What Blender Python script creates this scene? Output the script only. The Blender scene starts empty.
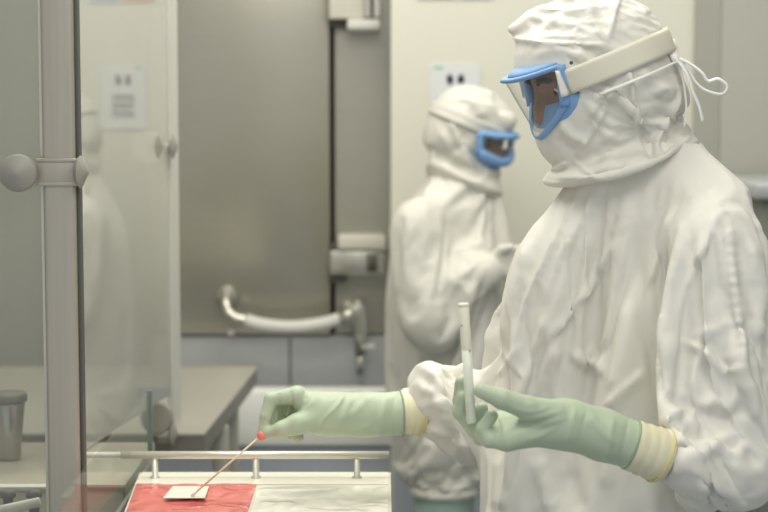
import bpy, bmesh, math, random
import numpy as np
from mathutils import Vector, Matrix
random.seed(7); np.random.seed(7)
S = bpy.context.scene
COL = S.collection
# ------------------------------------------------------------------ camera
FPX = 1707.0                      # focal length in photograph pixels
CAM_H, PITCH = 1.65, math.radians(5.0)
CAM = np.array([0.0, 0.0, CAM_H])
FWD = np.array([0, math.cos(PITCH), -math.sin(PITCH)])
UP = np.array([0, math.sin(PITCH), math.cos(PITCH)])
cam_data = bpy.data.cameras.new('camera'); cam = bpy.data.objects.new('camera', cam_data)
COL.objects.link(cam); S.camera = cam
cam.location = CAM; cam.rotation_euler = (math.pi/2 - PITCH, 0, 0)
cam_data.sensor_width = 36.0; cam_data.lens = 36.0*FPX/768.0
cam_data.clip_start = 0.05
cam_data.dof.use_dof = True; cam_data.dof.focus_distance = 2.64; cam_data.dof.aperture_fstop = 4.2

def W(px, py, y):
    """the point at depth y (world Y) that lies on the line of sight px, py"""
    d = np.array([1.0, 0, 0])*(px-384)/FPX + UP*(256-py)/FPX + FWD
    return CAM + d*(y/d[1])
def WX(px, y): return (px-384)/FPX*y*1.0
def pix(P):
    Q = np.asarray(P) - CAM
    z = Q@FWD
    return np.stack([384 + FPX*Q[:, 0]/z, 256 - FPX*(Q@UP)/z], 1)

# ------------------------------------------------------------------ objects
def tag(o, label=None, cat=None, group=None, kind=None):
    for k, v in (('label', label), ('category', cat), ('group', group), ('kind', kind)):
        if v: o[k] = v
    return o
def empty(name, loc, label, cat, group=None):
    o = bpy.data.objects.new(name, None); COL.objects.link(o); o.location = loc
    o.empty_display_size = 0.05
    return tag(o, label, cat, group)
def link(name, me, mat, parent=None, smooth=True):
    if isinstance(me, bmesh.types.BMesh):
        b = me; me = bpy.data.meshes.new(name)
        bmesh.ops.recalc_face_normals(b, faces=b.faces[:])
        b.to_mesh(me); b.free()
    o = bpy.data.objects.new(name, me); COL.objects.link(o)
    if mat is not None:
        for m in (mat if isinstance(mat, (list, tuple)) else [mat]): me.materials.append(m)
    if smooth:
        me.polygons.foreach_set('use_smooth', [True]*len(me.polygons))
    if parent is not None:
        o.parent = parent
        if parent.type == 'EMPTY': o.matrix_parent_inverse = Matrix.Translation(-parent.location)
    return o
def autosmooth(o, ang=35):
    me = o.data
    b = bmesh.new(); b.from_mesh(me)
    for e in b.edges:
        e.smooth = not (len(e.link_faces) == 2 and e.calc_face_angle(0) > math.radians(ang))
    b.to_mesh(me); b.free()
    return o
def mesh_from(V, F):
    me = bpy.data.meshes.new('m'); me.from_pydata([tuple(map(float, v)) for v in V], [], [tuple(map(int, f)) for f in F]); me.update()
    return me
def add_box(b, lo, hi, bevel=0.0, seg=2):
    lo, hi = [min(a, c) for a, c in zip(lo, hi)], [max(a, c) for a, c in zip(lo, hi)]
    r = bmesh.ops.create_cube(b, size=1.0)
    vs = r['verts']
    for v in vs:
        v.co = Vector([(lo[i]+hi[i])/2 + v.co[i]*(hi[i]-lo[i]) for i in range(3)])
    if bevel > 0:
        es = list({e for v in vs for e in v.link_edges})
        bmesh.ops.bevel(b, geom=es, offset=bevel, segments=seg, profile=0.5, affect='EDGES')
def frames(pts):
    pts = [np.asarray(p, float) for p in pts]
    T = []
    for i in range(len(pts)):
        t = pts[min(i+1, len(pts)-1)] - pts[max(i-1, 0)]
        T.append(t/np.linalg.norm(t))
    a = np.array([0, 0, 1.0]) if abs(T[0][2]) < .9 else np.array([1.0, 0, 0])
    n = a - T[0]*(a@T[0]); n /= np.linalg.norm(n)
    out = []
    for t in T:
        n = n - t*(n@t); n /= np.linalg.norm(n)
        out.append((t, n, np.cross(t, n)))
    return out
def add_tube(b, pts, rad, n=12, cap=True, flat=None):
    """a tube along pts; rad a number or one per point; flat=(sx, sy) squashes the section"""
    if not hasattr(rad, '__len__'): rad = [rad]*len(pts)
    fx, fy = flat or (1, 1)
    fr = frames(pts); rings = []
    for p, r, (t, u, v) in zip(pts, rad, fr):
        rings.append([b.verts.new(Vector(np.asarray(p, float) + r*(fx*math.cos(2*math.pi*k/n)*u + fy*math.sin(2*math.pi*k/n)*v))) for k in range(n)])
    for A, B in zip(rings, rings[1:]):
        for k in range(n): b.faces.new((A[k], A[(k+1) % n], B[(k+1) % n], B[k]))
    if cap:
        b.faces.new(rings[0][::-1]); b.faces.new(rings[-1])
def add_lathe(b, prof, org, axis=(0, 0, 1), n=32):
    """prof: list of (radius, height along axis)"""
    axis = np.asarray(axis, float); axis /= np.linalg.norm(axis)
    a = np.array([0, 0, 1.0]) if abs(axis[2]) < .9 else np.array([1.0, 0, 0])
    u = a - axis*(a@axis); u /= np.linalg.norm(u); v = np.cross(axis, u)
    org = np.asarray(org, float); rings = []
    for r, h in prof:
        if r < 1e-6: rings.append([b.verts.new(Vector(org+axis*h))])
        else: rings.append([b.verts.new(Vector(org+axis*h+r*(math.cos(2*math.pi*k/n)*u+math.sin(2*math.pi*k/n)*v))) for k in range(n)])
    for A, B in zip(rings, rings[1:]):
        for k in range(n):
            k2 = (k+1) % n
            if len(A) == 1 and len(B) == 1: continue
            if len(A) == 1: b.faces.new((A[0], B[k2], B[k]))
            elif len(B) == 1: b.faces.new((A[k], A[k2], B[0]))
            else: b.faces.new((A[k], A[k2], B[k2], B[k]))
def catmull(pts, m=6):
    P = [np.asarray(p, float) for p in pts]
    P = [2*P[0]-P[1]] + P + [2*P[-1]-P[-2]]
    out = []
    for i in range(1, len(P)-2):
        for k in range(m):
            t = k/m
            out.append(.5*((2*P[i]) + (P[i+1]-P[i-1])*t + (2*P[i-1]-5*P[i]+4*P[i+1]-P[i+2])*t*t + (3*P[i]-P[i-1]-3*P[i+1]+P[i+2])*t**3))
    out.append(P[-2])
    return out

# ------------------------------------------------------------------ signed distance modelling
def sd_cone(P, a, b, r1, r2):
    a = np.asarray(a); ba = np.asarray(b)-a
    t = np.clip(((P-a)@ba)/(ba@ba), 0, 1)
    return np.linalg.norm(P-a-t[:, None]*ba, axis=1) - (r1+(r2-r1)*t)
def sd_chain(P, pts, rad, k=0.0):
    d = None
    for i in range(len(pts)-1):
        e = sd_cone(P, pts[i], pts[i+1], rad[i], rad[i+1])
        d = e if d is None else (np.minimum(d, e) if k == 0 else smin(d, e, k))
    return d
def sd_ell(P, c, r, R=None):
    q = P-np.asarray(c)
    if R is not None: q = q@np.asarray(R).T         # rows of R: local axes
    r = np.asarray(r)
    k0 = np.linalg.norm(q/r, axis=1); k1 = np.linalg.norm(q/(r*r), axis=1)
    return k0*(k0-1)/np.maximum(k1, 1e-9)
def smin(a, b, k):
    h = np.clip(.5+.5*(b-a)/k, 0, 1)
    return b+(a-b)*h - k*h*(1-h)
def smax(a, b, k): return -smin(-a, -b, k)
def sd_stack(P, rows, F, L):
    """rows: (z, cx, cy, half depth along F, half width along L); an upright stack of ellipses"""
    rows = sorted(rows); z = np.array([r[0] for r in rows])
    g = lambda j: np.interp(P[:, 2], z, [r[j] for r in rows])
    q = P[:, :2]-np.stack([g(1), g(2)], 1)
    u = q@np.asarray(F)[:2]; v = q@np.asarray(L)[:2]
    a, b = g(3), g(4)
    k0 = np.sqrt((u/a)**2+(v/b)**2); k1 = np.sqrt((u/a**2)**2+(v/b**2)**2)
    d = np.where(k0 > 1e-6, k0*(k0-1)/np.maximum(k1, 1e-9), -np.minimum(a, b))
    dz = np.maximum(z[0]-P[:, 2], P[:, 2]-z[-1])
    return np.maximum(d, dz)
def surface(f, lo, hi, h, smooth=2, project=2):
    lo = np.asarray(lo, float); n = np.ceil((np.asarray(hi)-lo)/h).astype(int)+1
    ax = [lo[i]+h*np.arange(n[i]) for i in range(3)]
    val = np.empty(n)
    step = max(1, int(400000/(n[1]*n[2])))
    for s in range(0, n[0], step):
        G = np.stack(np.meshgrid(ax[0][s:s+step], ax[1], ax[2], indexing='ij'), -1)
        val[s:s+step] = f(G.reshape(-1, 3)).reshape(G.shape[:3])
    ins = val < 0
    c = [slice(0, -1), slice(1, None)]
    acc = np.zeros(tuple(n-1)+(3,)); cnt = np.zeros(tuple(n-1))
    for axis in range(3):
        o = [i for i in range(3) if i != axis]
        for a in (0, 1):
            for b_ in (0, 1):
                s0 = [None]*3; s1 = [None]*3
                s0[axis] = c[0]; s1[axis] = c[1]
                s0[o[0]] = s1[o[0]] = c[a]; s0[o[1]] = s1[o[1]] = c[b_]
                v0, v1 = val[tuple(s0)], val[tuple(s1)]
                m = (v0 < 0) != (v1 < 0)
                t = np.where(m, v0/np.where(m, v0-v1, 1), 0)
                acc[..., axis] += np.where(m, t, 0); acc[..., o[0]] += m*a; acc[..., o[1]] += m*b_; cnt += m
    act = cnt > 0
    idx = -np.ones(tuple(n-1), int); idx[act] = np.arange(act.sum())
    V = (np.argwhere(act) + acc[act]/cnt[act][:, None])*h + lo
    Fs = []
    for axis in range(3):
        o = [(axis+1) % 3, (axis+2) % 3]
        s0 = [slice(None)]*3; s1 = [slice(None)]*3
        s0[axis] = c[0]; s1[axis] = c[1]
        m = ins[tuple(s0)] != ins[tuple(s1)]
        w = np.argwhere(m)
        ok = (w[:, o[0]] > 0) & (w[:, o[1]] > 0) & (w[:, o[0]] < n[o[0]]-1) & (w[:, o[1]] < n[o[1]]-1)
        w = w[ok]
        q = []
        for d0, d1 in ((-1, -1), (0, -1), (0, 0), (-1, 0)):
            e = w.copy(); e[:, o[0]] += d0; e[:, o[1]] += d1
            q.append(idx[tuple(e.T)])
        q = np.stack(q, 1)
        flip = ~ins[tuple(w.T)]
        q[flip] = q[flip][:, ::-1]
        Fs.append(q)
    Fq = np.concatenate(Fs)
    E = np.unique(np.sort(np.concatenate([Fq[:, [0, 1]], Fq[:, [1, 2]], Fq[:, [2, 3]], Fq[:, [3, 0]]]), axis=1), axis=0)
    for it in range(max(smooth, project)):
        if it < smooth: V = relax(V, E, .5)
        if it < project:
            e = h*.3; f0 = f(V)
            g = np.stack([f(V+np.eye(3)[i]*e)-f(V-np.eye(3)[i]*e) for i in range(3)], 1)/(2*e)
            V = V - (f0/np.maximum((g*g).sum(1), .05))[:, None]*g*.9
    return V, Fq, E
def drop(V, F, gone):
    """remove the faces whose corners are all in gone"""
    F = F[~gone[F].all(1)]; use = np.unique(F); m = -np.ones(len(V), int); m[use] = np.arange(len(use))
    return V[use], m[F]
def relax(V, E, w=.5):
    s = np.zeros_like(V); k = np.zeros(len(V))
    for i in range(3):
        s[:, i] = np.bincount(E[:, 0], V[E[:, 1], i], len(V)) + np.bincount(E[:, 1], V[E[:, 0], i], len(V))
    k = np.bincount(E.ravel(), minlength=len(V))
    return V*(1-w) + w*s/np.maximum(k, 1)[:, None]
def get_co(me):
    a = np.empty(len(me.vertices)*3); me.vertices.foreach_get('co', a); return a.reshape(-1, 3)
def get_no(me):
    a = np.empty(len(me.vertices)*3); me.vertices.foreach_get('normal', a); return a.reshape(-1, 3)
def set_co(me, V):
    me.vertices.foreach_set('co', V.astype(np.float32).ravel()); me.update()
def edges_of(me):
    a = np.empty(len(me.edges)*2, int); me.edges.foreach_get('vertices', a); return a.reshape(-1, 2)
def polydist(Q, poly):
    """distance of screen points Q to a polyline, the signed side of it, and the run 0..1 along it"""
    poly = np.asarray(poly, float); best = np.full(len(Q), 1e9); side = np.zeros(len(Q)); run = np.zeros(len(Q))
    L = np.concatenate([[0], np.cumsum(np.linalg.norm(np.diff(poly, axis=0), axis=1))])
    for i in range(len(poly)-1):
        a, ba = poly[i], poly[i+1]-poly[i]
        t = np.clip(((Q-a)@ba)/(ba@ba), 0, 1)
        r = Q-a-t[:, None]*ba
        d = np.linalg.norm(r, axis=1); m = d < best
        best[m] = d[m]; side[m] = np.sign(ba[0]*r[m, 1]-ba[1]*r[m, 0])
        run[m] = (L[i]+t[m]*(L[i+1]-L[i]))/L[-1]
    return best, side, run
def folds(me, lines):
    """raise or sink folds of cloth along lines of the garment: (polyline, height in mm, width in px[, 'r'idge | 's'tep])"""
    V = get_co(me); N = get_no(me)
    view = V-CAM; view /= np.linalg.norm(view, axis=1)[:, None]
    face = np.clip(-(N*view).sum(1)*2.5+.15, 0, 1)
    Q = pix(V); D = np.zeros(len(V))
    for ln in lines:
        poly, amp, w = ln[:3]; kind = ln[3] if len(ln) > 3 else 'r'
        if len(poly) > 2: poly = catmull(poly, 5)
        d, s, run = polydist(Q, poly)
        env = np.clip(np.minimum(run, 1-run)*5+.25, 0, 1)
        if kind == 'r': p = np.exp(-(d/w)**2)
        elif kind == 'k': p = np.maximum(0, 1-d/w)                       # crisp crease
        else: p = np.where(s > 0, np.exp(-(d/w)**2), np.exp(-(d/(w*.35))**2))
        D += amp*.001*p*env*face
    set_co(me, V + N*D[:, None])
# ------------------------------------------------------------------ materials
def mat(name, col, rough=.5, metal=0.0, spec=.5, **kw):
    m = bpy.data.materials.new(name); m.use_nodes = True
    b = m.node_tree.nodes['Principled BSDF']
    b.inputs['Base Color'].default_value = (*col, 1); b.inputs['Roughness'].default_value = rough
    b.inputs['Metallic'].default_value = metal; b.inputs['Specular IOR Level'].default_value = spec
    for k, v in kw.items(): b.inputs[k.replace('_', ' ')].default_value = v
    return m
def nd(m, t, **kw):
    n = m.node_tree.nodes.new(t)
    for k, v in kw.items(): setattr(n, k, v)
    return n
def lk(m, a, b): m.node_tree.links.new(a, b)
def bump(m, scale, strength, dist, kind='noise', detail=4, stretch=None, distortion=0.0, prev=None):
    b = m.node_tree.nodes['Principled BSDF']
    tc = nd(m, 'ShaderNodeTexCoord'); mp = nd(m, 'ShaderNodeMapping'); lk(m, tc.outputs['Object'], mp.inputs[0])
    if stretch: mp.inputs['Scale'].default_value = stretch
    if kind == 'noise':
        t = nd(m, 'ShaderNodeTexNoise'); t.inputs['Scale'].default_value = scale; t.inputs['Detail'].default_value = detail
        t.inputs['Distortion'].default_value = distortion; out = t.outputs['Fac']
    elif kind == 'ridge':
        t = nd(m, 'ShaderNodeTexNoise'); t.noise_type = 'RIDGED_MULTIFRACTAL'; t.inputs['Scale'].default_value = scale; t.inputs['Detail'].default_value = detail
        t.inputs['Distortion'].default_value = distortion; out = t.outputs['Fac']
    else:
        t = nd(m, 'ShaderNodeTexVoronoi'); t.inputs['Scale'].default_value = scale; out = t.outputs['Distance']
    lk(m, mp.outputs[0], t.inputs['Vector'])
    bp = nd(m, 'ShaderNodeBump'); bp.inputs['Strength'].default_value = strength; bp.inputs['Distance'].default_value = dist
    lk(m, out, bp.inputs['Height'])
    if prev is not None: lk(m, prev.outputs['Normal'], bp.inputs['Normal'])
    lk(m, bp.outputs['Normal'], b.inputs['Normal'])
    return bp
def mottle(m, c1, c2, scale, detail=3, stretch=None, lo=.3, hi=.7):
    b = m.node_tree.nodes['Principled BSDF']
    tc = nd(m, 'ShaderNodeTexCoord'); mp = nd(m, 'ShaderNodeMapping'); lk(m, tc.outputs['Object'], mp.inputs[0])
    if stretch: mp.inputs['Scale'].default_value = stretch
    t = nd(m, 'ShaderNodeTexNoise'); t.inputs['Scale'].default_value = scale; t.inputs['Detail'].default_value = detail
    lk(m, mp.outputs[0], t.inputs['Vector'])
    r = nd(m, 'ShaderNodeValToRGB'); r.color_ramp.elements[0].color = (*c1, 1); r.color_ramp.elements[1].color = (*c2, 1)
    r.color_ramp.elements[0].position = lo; r.color_ramp.elements[1].position = hi
    lk(m, t.outputs['Fac'], r.inputs[0]); lk(m, r.outputs[0], b.inputs['Base Color'])
    return m
def lin(r, g, b):
    f = lambda c: (c/255/12.92 if c/255 <= .04045 else ((c/255+.055)/1.055)**2.4)
    return (f(r), f(g), f(b))
def glass_mat(name, tint=(.95, .96, .94), ior=1.5, haze=0.0, hazecol=(.8, .8, .76), boost=1.0):
    m = bpy.data.materials.new(name); m.use_nodes = True; nt = m.node_tree; nt.nodes.clear()
    out = nd(m, 'ShaderNodeOutputMaterial'); tr = nd(m, 'ShaderNodeBsdfTransparent'); gl = nd(m, 'ShaderNodeBsdfGlossy')
    tr.inputs[0].default_value = (*tint, 1); gl.inputs['Roughness'].default_value = 0.0
    lw = nd(m, 'ShaderNodeLayerWeight'); lw.inputs['Blend'].default_value = .5
    pw = nd(m, 'ShaderNodeMath', operation='POWER'); pw.inputs[1].default_value = 5.0; lk(m, lw.outputs['Facing'], pw.inputs[0])
    f0 = ((ior-1)/(ior+1))**2
    mu = nd(m, 'ShaderNodeMath', operation='MULTIPLY_ADD'); mu.inputs[1].default_value = (1-f0)*boost; mu.inputs[2].default_value = f0*boost; mu.use_clamp = True
    lk(m, pw.outputs[0], mu.inputs[0])
    mx = nd(m, 'ShaderNodeMixShader'); lk(m, mu.outputs[0], mx.inputs[0]); lk(m, tr.outputs[0], mx.inputs[1]); lk(m, gl.outputs[0], mx.inputs[2])
    last = mx
    if haze > 0:
        df = nd(m, 'ShaderNodeBsdfDiffuse'); df.inputs[0].default_value = (*hazecol, 1)
        m2 = nd(m, 'ShaderNodeMixShader'); m2.inputs[0].default_value = haze
        lk(m, mx.outputs[0], m2.inputs[1]); lk(m, df.outputs[0], m2.inputs[2]); last = m2
    lk(m, last.outputs[0], out.inputs[0])
    return m
M = {}
M['cream'] = mottle(mat('cream_wall_paint', (.7, .68, .58), .45), (.69, .675, .58), (.71, .70, .605), 1.2)
M['wall_grey'] = mottle(mat('grey_wall_panel', (.4, .4, .35), .4), (.375, .375, .325), (.40, .40, .35), 1.0)
M['ceiling'] = mat('ceiling_white', (.8, .8, .78), .6)
M['floor'] = mottle(mat('floor_vinyl', (.3, .33, .36), .3), (.29, .32, .35), (.33, .36, .38), 3)
M['kick'] = mat('blue_grey_kick', (.46, .50, .56), .4)
M['pale'] = mat('pale_guard', (.68, .67, .61), .45)
M['guard'] = mat('white_wall_guard', (.90, .90, .85), .45)
M['lid'] = mat('dark_lid', (.16, .15, .13), .5)
def steel(name, col, rough, stretch, var=.03, metal=.9):
    m = mat(name, col, rough, metal)
    a = tuple(max(0, c-var) for c in col); b = tuple(c+var for c in col)
    mottle(m, a, b, 6, 4, stretch)
    bump(m, 60, .08, .001, 'noise', 3, stretch)
    return m
M['door_steel'] = steel('brushed_door_steel', (.43, .415, .345), .27, (1, 1, 18), .012, .6)
M['steel'] = steel('satin_steel', (.52, .51, .47), .32, (14, 1, 1), .03)
M['tumbler'] = steel('tumbler_steel', (.42, .41, .37), .2, (14, 1, 1), .03, .95)
M['post'] = steel('post_steel', (.46, .43, .355), .45, (20, 20, .6), .02, .45)
M['bench'] = mottle(mat('bench_steel', (.55, .53, .46), .35, .45), (.53, .51, .45), (.58, .56, .49), 2.5)
M['bench_edge'] = mat('bench_edge', (.24, .23, .20), .45, .3)
M['bench_leg'] = mat('bench_leg', (.42, .41, .37), .45, .2)
M['deck'] = mottle(mat('work_deck', (.74, .72, .6), .25, .2), (.72, .70, .585), (.76, .74, .63), 3)
M['chrome'] = mat('satin_rail', (.74, .72, .63), .3, .4)
M['handle'] = mat('handle_metal', (.62, .60, .53), .25, .8)
M['knob'] = mat('grey_knob', (.33, .315, .275), .45)
M['housing'] = mottle(mat('beige_housing', (.38, .35, .28), .35, .15), (.36, .335, .265), (.40, .37, .30), 3)
M['dark'] = mat('dark_gasket', (.10, .105, .10), .6)
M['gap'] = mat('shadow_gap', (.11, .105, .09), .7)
M['white_plastic'] = mat('white_plastic', (.72, .71, .66), .4)
M['block'] = mat('cream_block', (.68, .66, .57), .45)
# garments
def tyvek(name, col, b1=.35, sss=.0):
    m = mat(name, col, .55, 0, .35)
    m.node_tree.nodes['Principled BSDF'].inputs['Sheen Weight'].default_value = .1
    p = bump(m, 55, b1*.5, .003, 'noise', 3, None, .6)
    p2 = bump(m, 11, b1*1.35, .012, 'ridge', 2, (1, 1, .6), 1.0, p)
    return m
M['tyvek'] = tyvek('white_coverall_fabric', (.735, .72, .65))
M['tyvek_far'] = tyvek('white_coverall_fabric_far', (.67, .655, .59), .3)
M['strap'] = mat('cream_elastic_strap', (.74, .71, .58), .5, 0, .4)
M['strap_clear'] = mat('clear_strap', (.78, .77, .70), .35)
M['ribbon'] = mat('white_ribbon', (.88, .87, .83), .5)
M['blue'] = mat('blue_rubber', (.20, .37, .63), .42, 0, .4)
M['blue_far'] = mat('blue_rubber_far', (.20, .38, .66), .45, 0, .4)
M['lens'] = glass_mat('clear_lens', (.97, .98, .98), 1.45, .05, (.85, .87, .88))
def glove(name, c1, c2):
    m = mottle(mat(name, c1, .42, 0, .4), c1, c2, 9, 2)
    m.node_tree.nodes['Principled BSDF'].inputs['Subsurface Weight'].default_value = .12
    m.node_tree.nodes['Principled BSDF'].inputs['Subsurface Radius'].default_value = (.01, .012, .008)
    p = bump(m, 45, .25, .0025, 'ridge', 2, (1, 1, 1), .5)
    return m
M['glove'] = glove('green_latex', (.43, .51, .365), (.48, .56, .41))
M['cuff'] = mottle(mat('cream_latex_cuff', (.72, .68, .44), .5), (.70, .66, .43), (.76, .72, .52), 20)
M['cuff_band'] = mat('yellow_cuff_band', (.72, .64, .22), .5)
M['skin'] = mat('brown_skin', (.27, .155, .095), .5)
M['brow'] = mat('dark_hair', (.03, .022, .018), .6)
M['eye'] = mat('eye_white', (.7, .68, .65), .2)
M['iris'] = mat('dark_iris', (.03, .02, .015), .15)
M['boot'] = mat('pale_green_boot', (.36, .48, .42), .55)
M['red'] = mat('red_film', (.64, .155, .135), .17, 0, .6)
bump(M['red'], 16, .7, .010, 'ridge', 2, None, .8)
M['film'] = mat('clear_white_film', (.74, .73, .64), .16, 0, .6)
bump(M['film'], 9, .55, .008, 'ridge', 3, (1, 2.2, 1), .7)
M['paper'] = mat('pale_patch', (.70, .68, .59), .4)
M['wood'] = mat('swab_stick', (.80, .70, .50), .6)
M['pink'] = mat('pink_tip', (.85, .22, .17), .45)
M['poster'] = mat('poster_paper', (.70, .72, .72), .6)
M['ink'] = mat('poster_ink', (.22, .23, .30), .6)
M['ink_green'] = mat('poster_green', (.30, .60, .48), .6)
M['orange'] = mat('notice_orange', (.75, .38, .22), .6)
M['notice_blue'] = mat('notice_blue', (.40, .50, .72), .6)
M['tube'] = mat('white_tube', (.90, .87, .70), .35)
M['tube_clear'] = mat('frosted_tube', (.72, .75, .62), .3, 0, .5)
M['glove_dark'] = mat('green_glove_hem', (.27, .38, .27), .45)
M['glass'] = glass_mat('enclosure_glass', (.95, .96, .94), 1.52, .16, (.86, .86, .80), 2.3)
M['glass_left'] = glass_mat('enclosure_glass_left', (.90, .91, .88), 1.5, .06, (.6, .6, .56), 1.0)
M['glass_lip'] = glass_mat('low_glass', (.94, .96, .94), 1.5, .05, (.62, .64, .60), .22)
M['glass_edge'] = mat('dark_glass_edge', (.16, .20, .19), .3)
# ------------------------------------------------------------------ the room
def slab(name, lo, hi, m, kind='structure', bevel=0.0):
    b = bmesh.new(); add_box(b, lo, hi, bevel)
    return tag(link(name, b, m, None, bevel > 0), kind=kind)
WY = 5.18                                     # cream wall
slab('floor', (-3, .3, -.1), (3, 6.4, 0), M['floor'])
slab('ceiling', (-3, .3, 2.9), (3, 6.4, 3.0), M['ceiling'])
slab('wall_back', (W(391, 100, WY)[0], WY, 0), (W(693, 100, WY)[0], WY+.12, 2.9), M['cream'])
slab('wall_right', (W(693, 100, WY)[0], WY-.03, 0), (2.6, WY+.12, 2.9), M['wall_grey'])
slab('wall_left', (-3, 5.62, 0), (W(172, 100, 5.62)[0], 5.75, 2.9), M['wall_grey'])
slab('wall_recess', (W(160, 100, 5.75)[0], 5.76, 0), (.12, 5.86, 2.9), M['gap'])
slab('wall_side', (2.6, .3, 0), (2.72, 5.4, 2.9), M['wall_grey'])
slab('wall_far_side', (-2.9, .3, 0), (-2.8, 5.7, 2.9), M['cream'])
# lighter upright trim on the grey wall at right
slab('trim_1', (W(720, 100, WY-.03)[0], WY-.045, 0), (2.6, WY-.03, 2.9), mottle(mat('grey_trim', (.46, .46, .41), .4), (.44, .44, .39), (.47, .47, .42), 1))
# steel door leaf, its fixed side panel
DY = 5.5
xl, xr, xj = W(150, 200, DY)[0], W(330, 200, DY)[0], W(391.5, 200, DY)[0]
zs = W(300, 335, DY)[2]
DOOR = slab('door_1', (xl, DY, zs), (xr, DY+.08, 2.9), M['door_steel'], bevel=.004)
slab('door_2', (xl, DY+.012, .55), (xj, DY+.09, zs-.006), mottle(mat('lower_door_steel', (.54, .555, .555), .4, .3), (.53, .545, .545), (.56, .575, .575), 2))
slab('trim_2', (xr+.016, DY+.03, zs), (xj+.05, DY+.1, 2.9), M['door_steel'])       # side panel beside the leaf
b = bmesh.new(); x = W(290, 380, DY)[0]; add_box(b, (x-.003, DY+.008, .6), (x+.003, DY+.013, zs-.01)); tag(link('trim_3', b, M['gap']), kind='structure')
# pale guard and blue-grey kick at the foot of the wall
slab('trim_4', (-2.0, 5.2, W(300, 446, 5.2)[2]), (.03, 5.29, W(300, 391, 5.2)[2]), M['guard'], bevel=.006)
slab('baseboard_back', (-2.0, 5.22, 0), (.029, 5.295, W(300, 446, 5.2)[2]-.004), M['kick'])
slab('trim_5', (.0305, WY-.025, 0), (.9, WY-.0005, W(300, 391, 5.2)[2]), M['kick'])

# hinge blocks on the door's side panel
def hinge(y0, y1, xa, xb, label, top):
    o = empty('hinge', W((xa+xb)/2, y1, DY), None, None); o.parent = DOOR
    if top:
        b = bmesh.new(); p, q = W(329, y0, DY-.06), W(364, 19, DY-.06); add_box(b, (p[0], DY-.07, q[2]), (q[0], DY+.03, p[2]), .004); link('hinge_plate', b, M['block'], o)
        b = bmesh.new(); p, q = W(364, y0, DY-.05), W(380, 17, DY-.05); add_box(b, (p[0], DY-.05, q[2]), (p[0]+.02, DY+.03, p[2]), .003); add_box(b, (q[0]-.02, DY-.05, q[2]), (q[0], DY+.03, p[2]), .003); link('hinge_cheek', b, M['pale'], o)
        b = bmesh.new(); p, q = W(371, y0, DY), W(376, 17, DY); add_box(b, (p[0], DY-.0, q[2]), (q[0], DY+.028, p[2])); link('slot', b, M['gap'], o)
        b = bmesh.new(); p, q = W(347, 19, DY-.1), W(380, 30, DY-.1); add_box(b, (p[0], DY-.1, q[2]), (q[0], DY+.03, p[2]), .008); link('hinge_pin', b, M['white_plastic'], o)
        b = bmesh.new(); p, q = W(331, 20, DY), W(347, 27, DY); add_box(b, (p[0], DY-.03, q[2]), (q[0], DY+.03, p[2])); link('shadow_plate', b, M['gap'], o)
    else:
        b = bmesh.new(); p, q = W(338, 235, DY-.05), W(386, 250, DY-.05); add_box(b, (p[0], DY-.06, q[2]), (q[0], DY+.03, p[2]), .008); link('hinge_pin', b, M['block'], o)
        b = bmesh.new(); p, q = W(330, 251, DY-.05), W(384, 275, DY-.05); add_box(b, (p[0], DY-.05, q[2]), (q[0], DY+.03, p[2]), .004); link('hinge_plate', b, M['handle'], o)
        b = bmesh.new(); p, q = W(367, 254, DY-.06), W(377, 272, DY-.06); add_box(b, (p[0], DY-.056, q[2]), (q[0], DY-.04, p[2])); link('slot', b, M['gap'], o)
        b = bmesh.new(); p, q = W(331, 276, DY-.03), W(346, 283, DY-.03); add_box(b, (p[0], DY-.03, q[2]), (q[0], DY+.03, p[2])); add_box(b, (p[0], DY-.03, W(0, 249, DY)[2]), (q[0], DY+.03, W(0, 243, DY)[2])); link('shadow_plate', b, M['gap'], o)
hinge(-60, 28, 330, 380, 'cream hinge block with white pin at top of steel door', True)
hinge(235, 283, 330, 386, 'grey hinge block with dark slot above the door handle', False)
# the door handle
o = empty('door_handle', W(290, 320, DY), None, None); o.parent = DOOR
b = bmesh.new(); add_lathe(b, [(0, 0), (.033, 0), (.036, .006), (.033, .014), (.02, .018), (.017, .03), (0, .03)], W(227, 297, DY), (0, -1, 0), 24); link('flange', b, M['handle'], o)
b = bmesh.new(); add_tube(b, catmull([W(227, 297, DY-.02), W(226, 300, DY-.06), W(228, 311, DY-.085), W(236, 318, DY-.09), W(246, 320, DY-.09)], 5), .018, 14); link('bent_arm', b, M['handle'], o)
b = bmesh.new(); add_tube(b, catmull([W(244, 319.5, DY-.09), W(265, 325, DY-.095), W(295, 327, DY-.1), W(325, 323, DY-.095), W(341, 318, DY-.09)], 6), [.014]+[.021]*23+[.016], 16); link('grip', b, M['white_plastic'], o)
b = bmesh.new(); add_tube(b, [W(340, 318, DY-.09), W(356, 313, DY-.09)], .022, 14); add_box(b, W(350, 306, DY-.1), W(362, 324, DY-.1)+np.array([0, .05, 0]), .004); link('clevis', b, M['handle'], o)
b = bmesh.new(); add_tube(b, [W(358, 300, DY-.03), W(360, 330, DY-.04), W(360, 355, DY-.04)], [.024, .02, .017], 14); add_tube(b, [W(360, 353, DY-.04), W(360, 374, DY-.04)], .011, 12); add_box(b, W(344, 303, DY-.03), W(358, 309, DY-.03)+np.array([0, .07, 0]), .003); link('latch_rod', b, M['handle'], o)
b = bmesh.new(); add_tube(b, [W(360, 347, DY-.05), W(369, 347, DY-.06)], .006, 8); bmesh.ops.create_icosphere(b, subdivisions=2, radius=.013, matrix=Matrix.Translation(W(371, 347, DY-.06))); link('latch_knob', b, M['white_plastic'], o)
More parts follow.
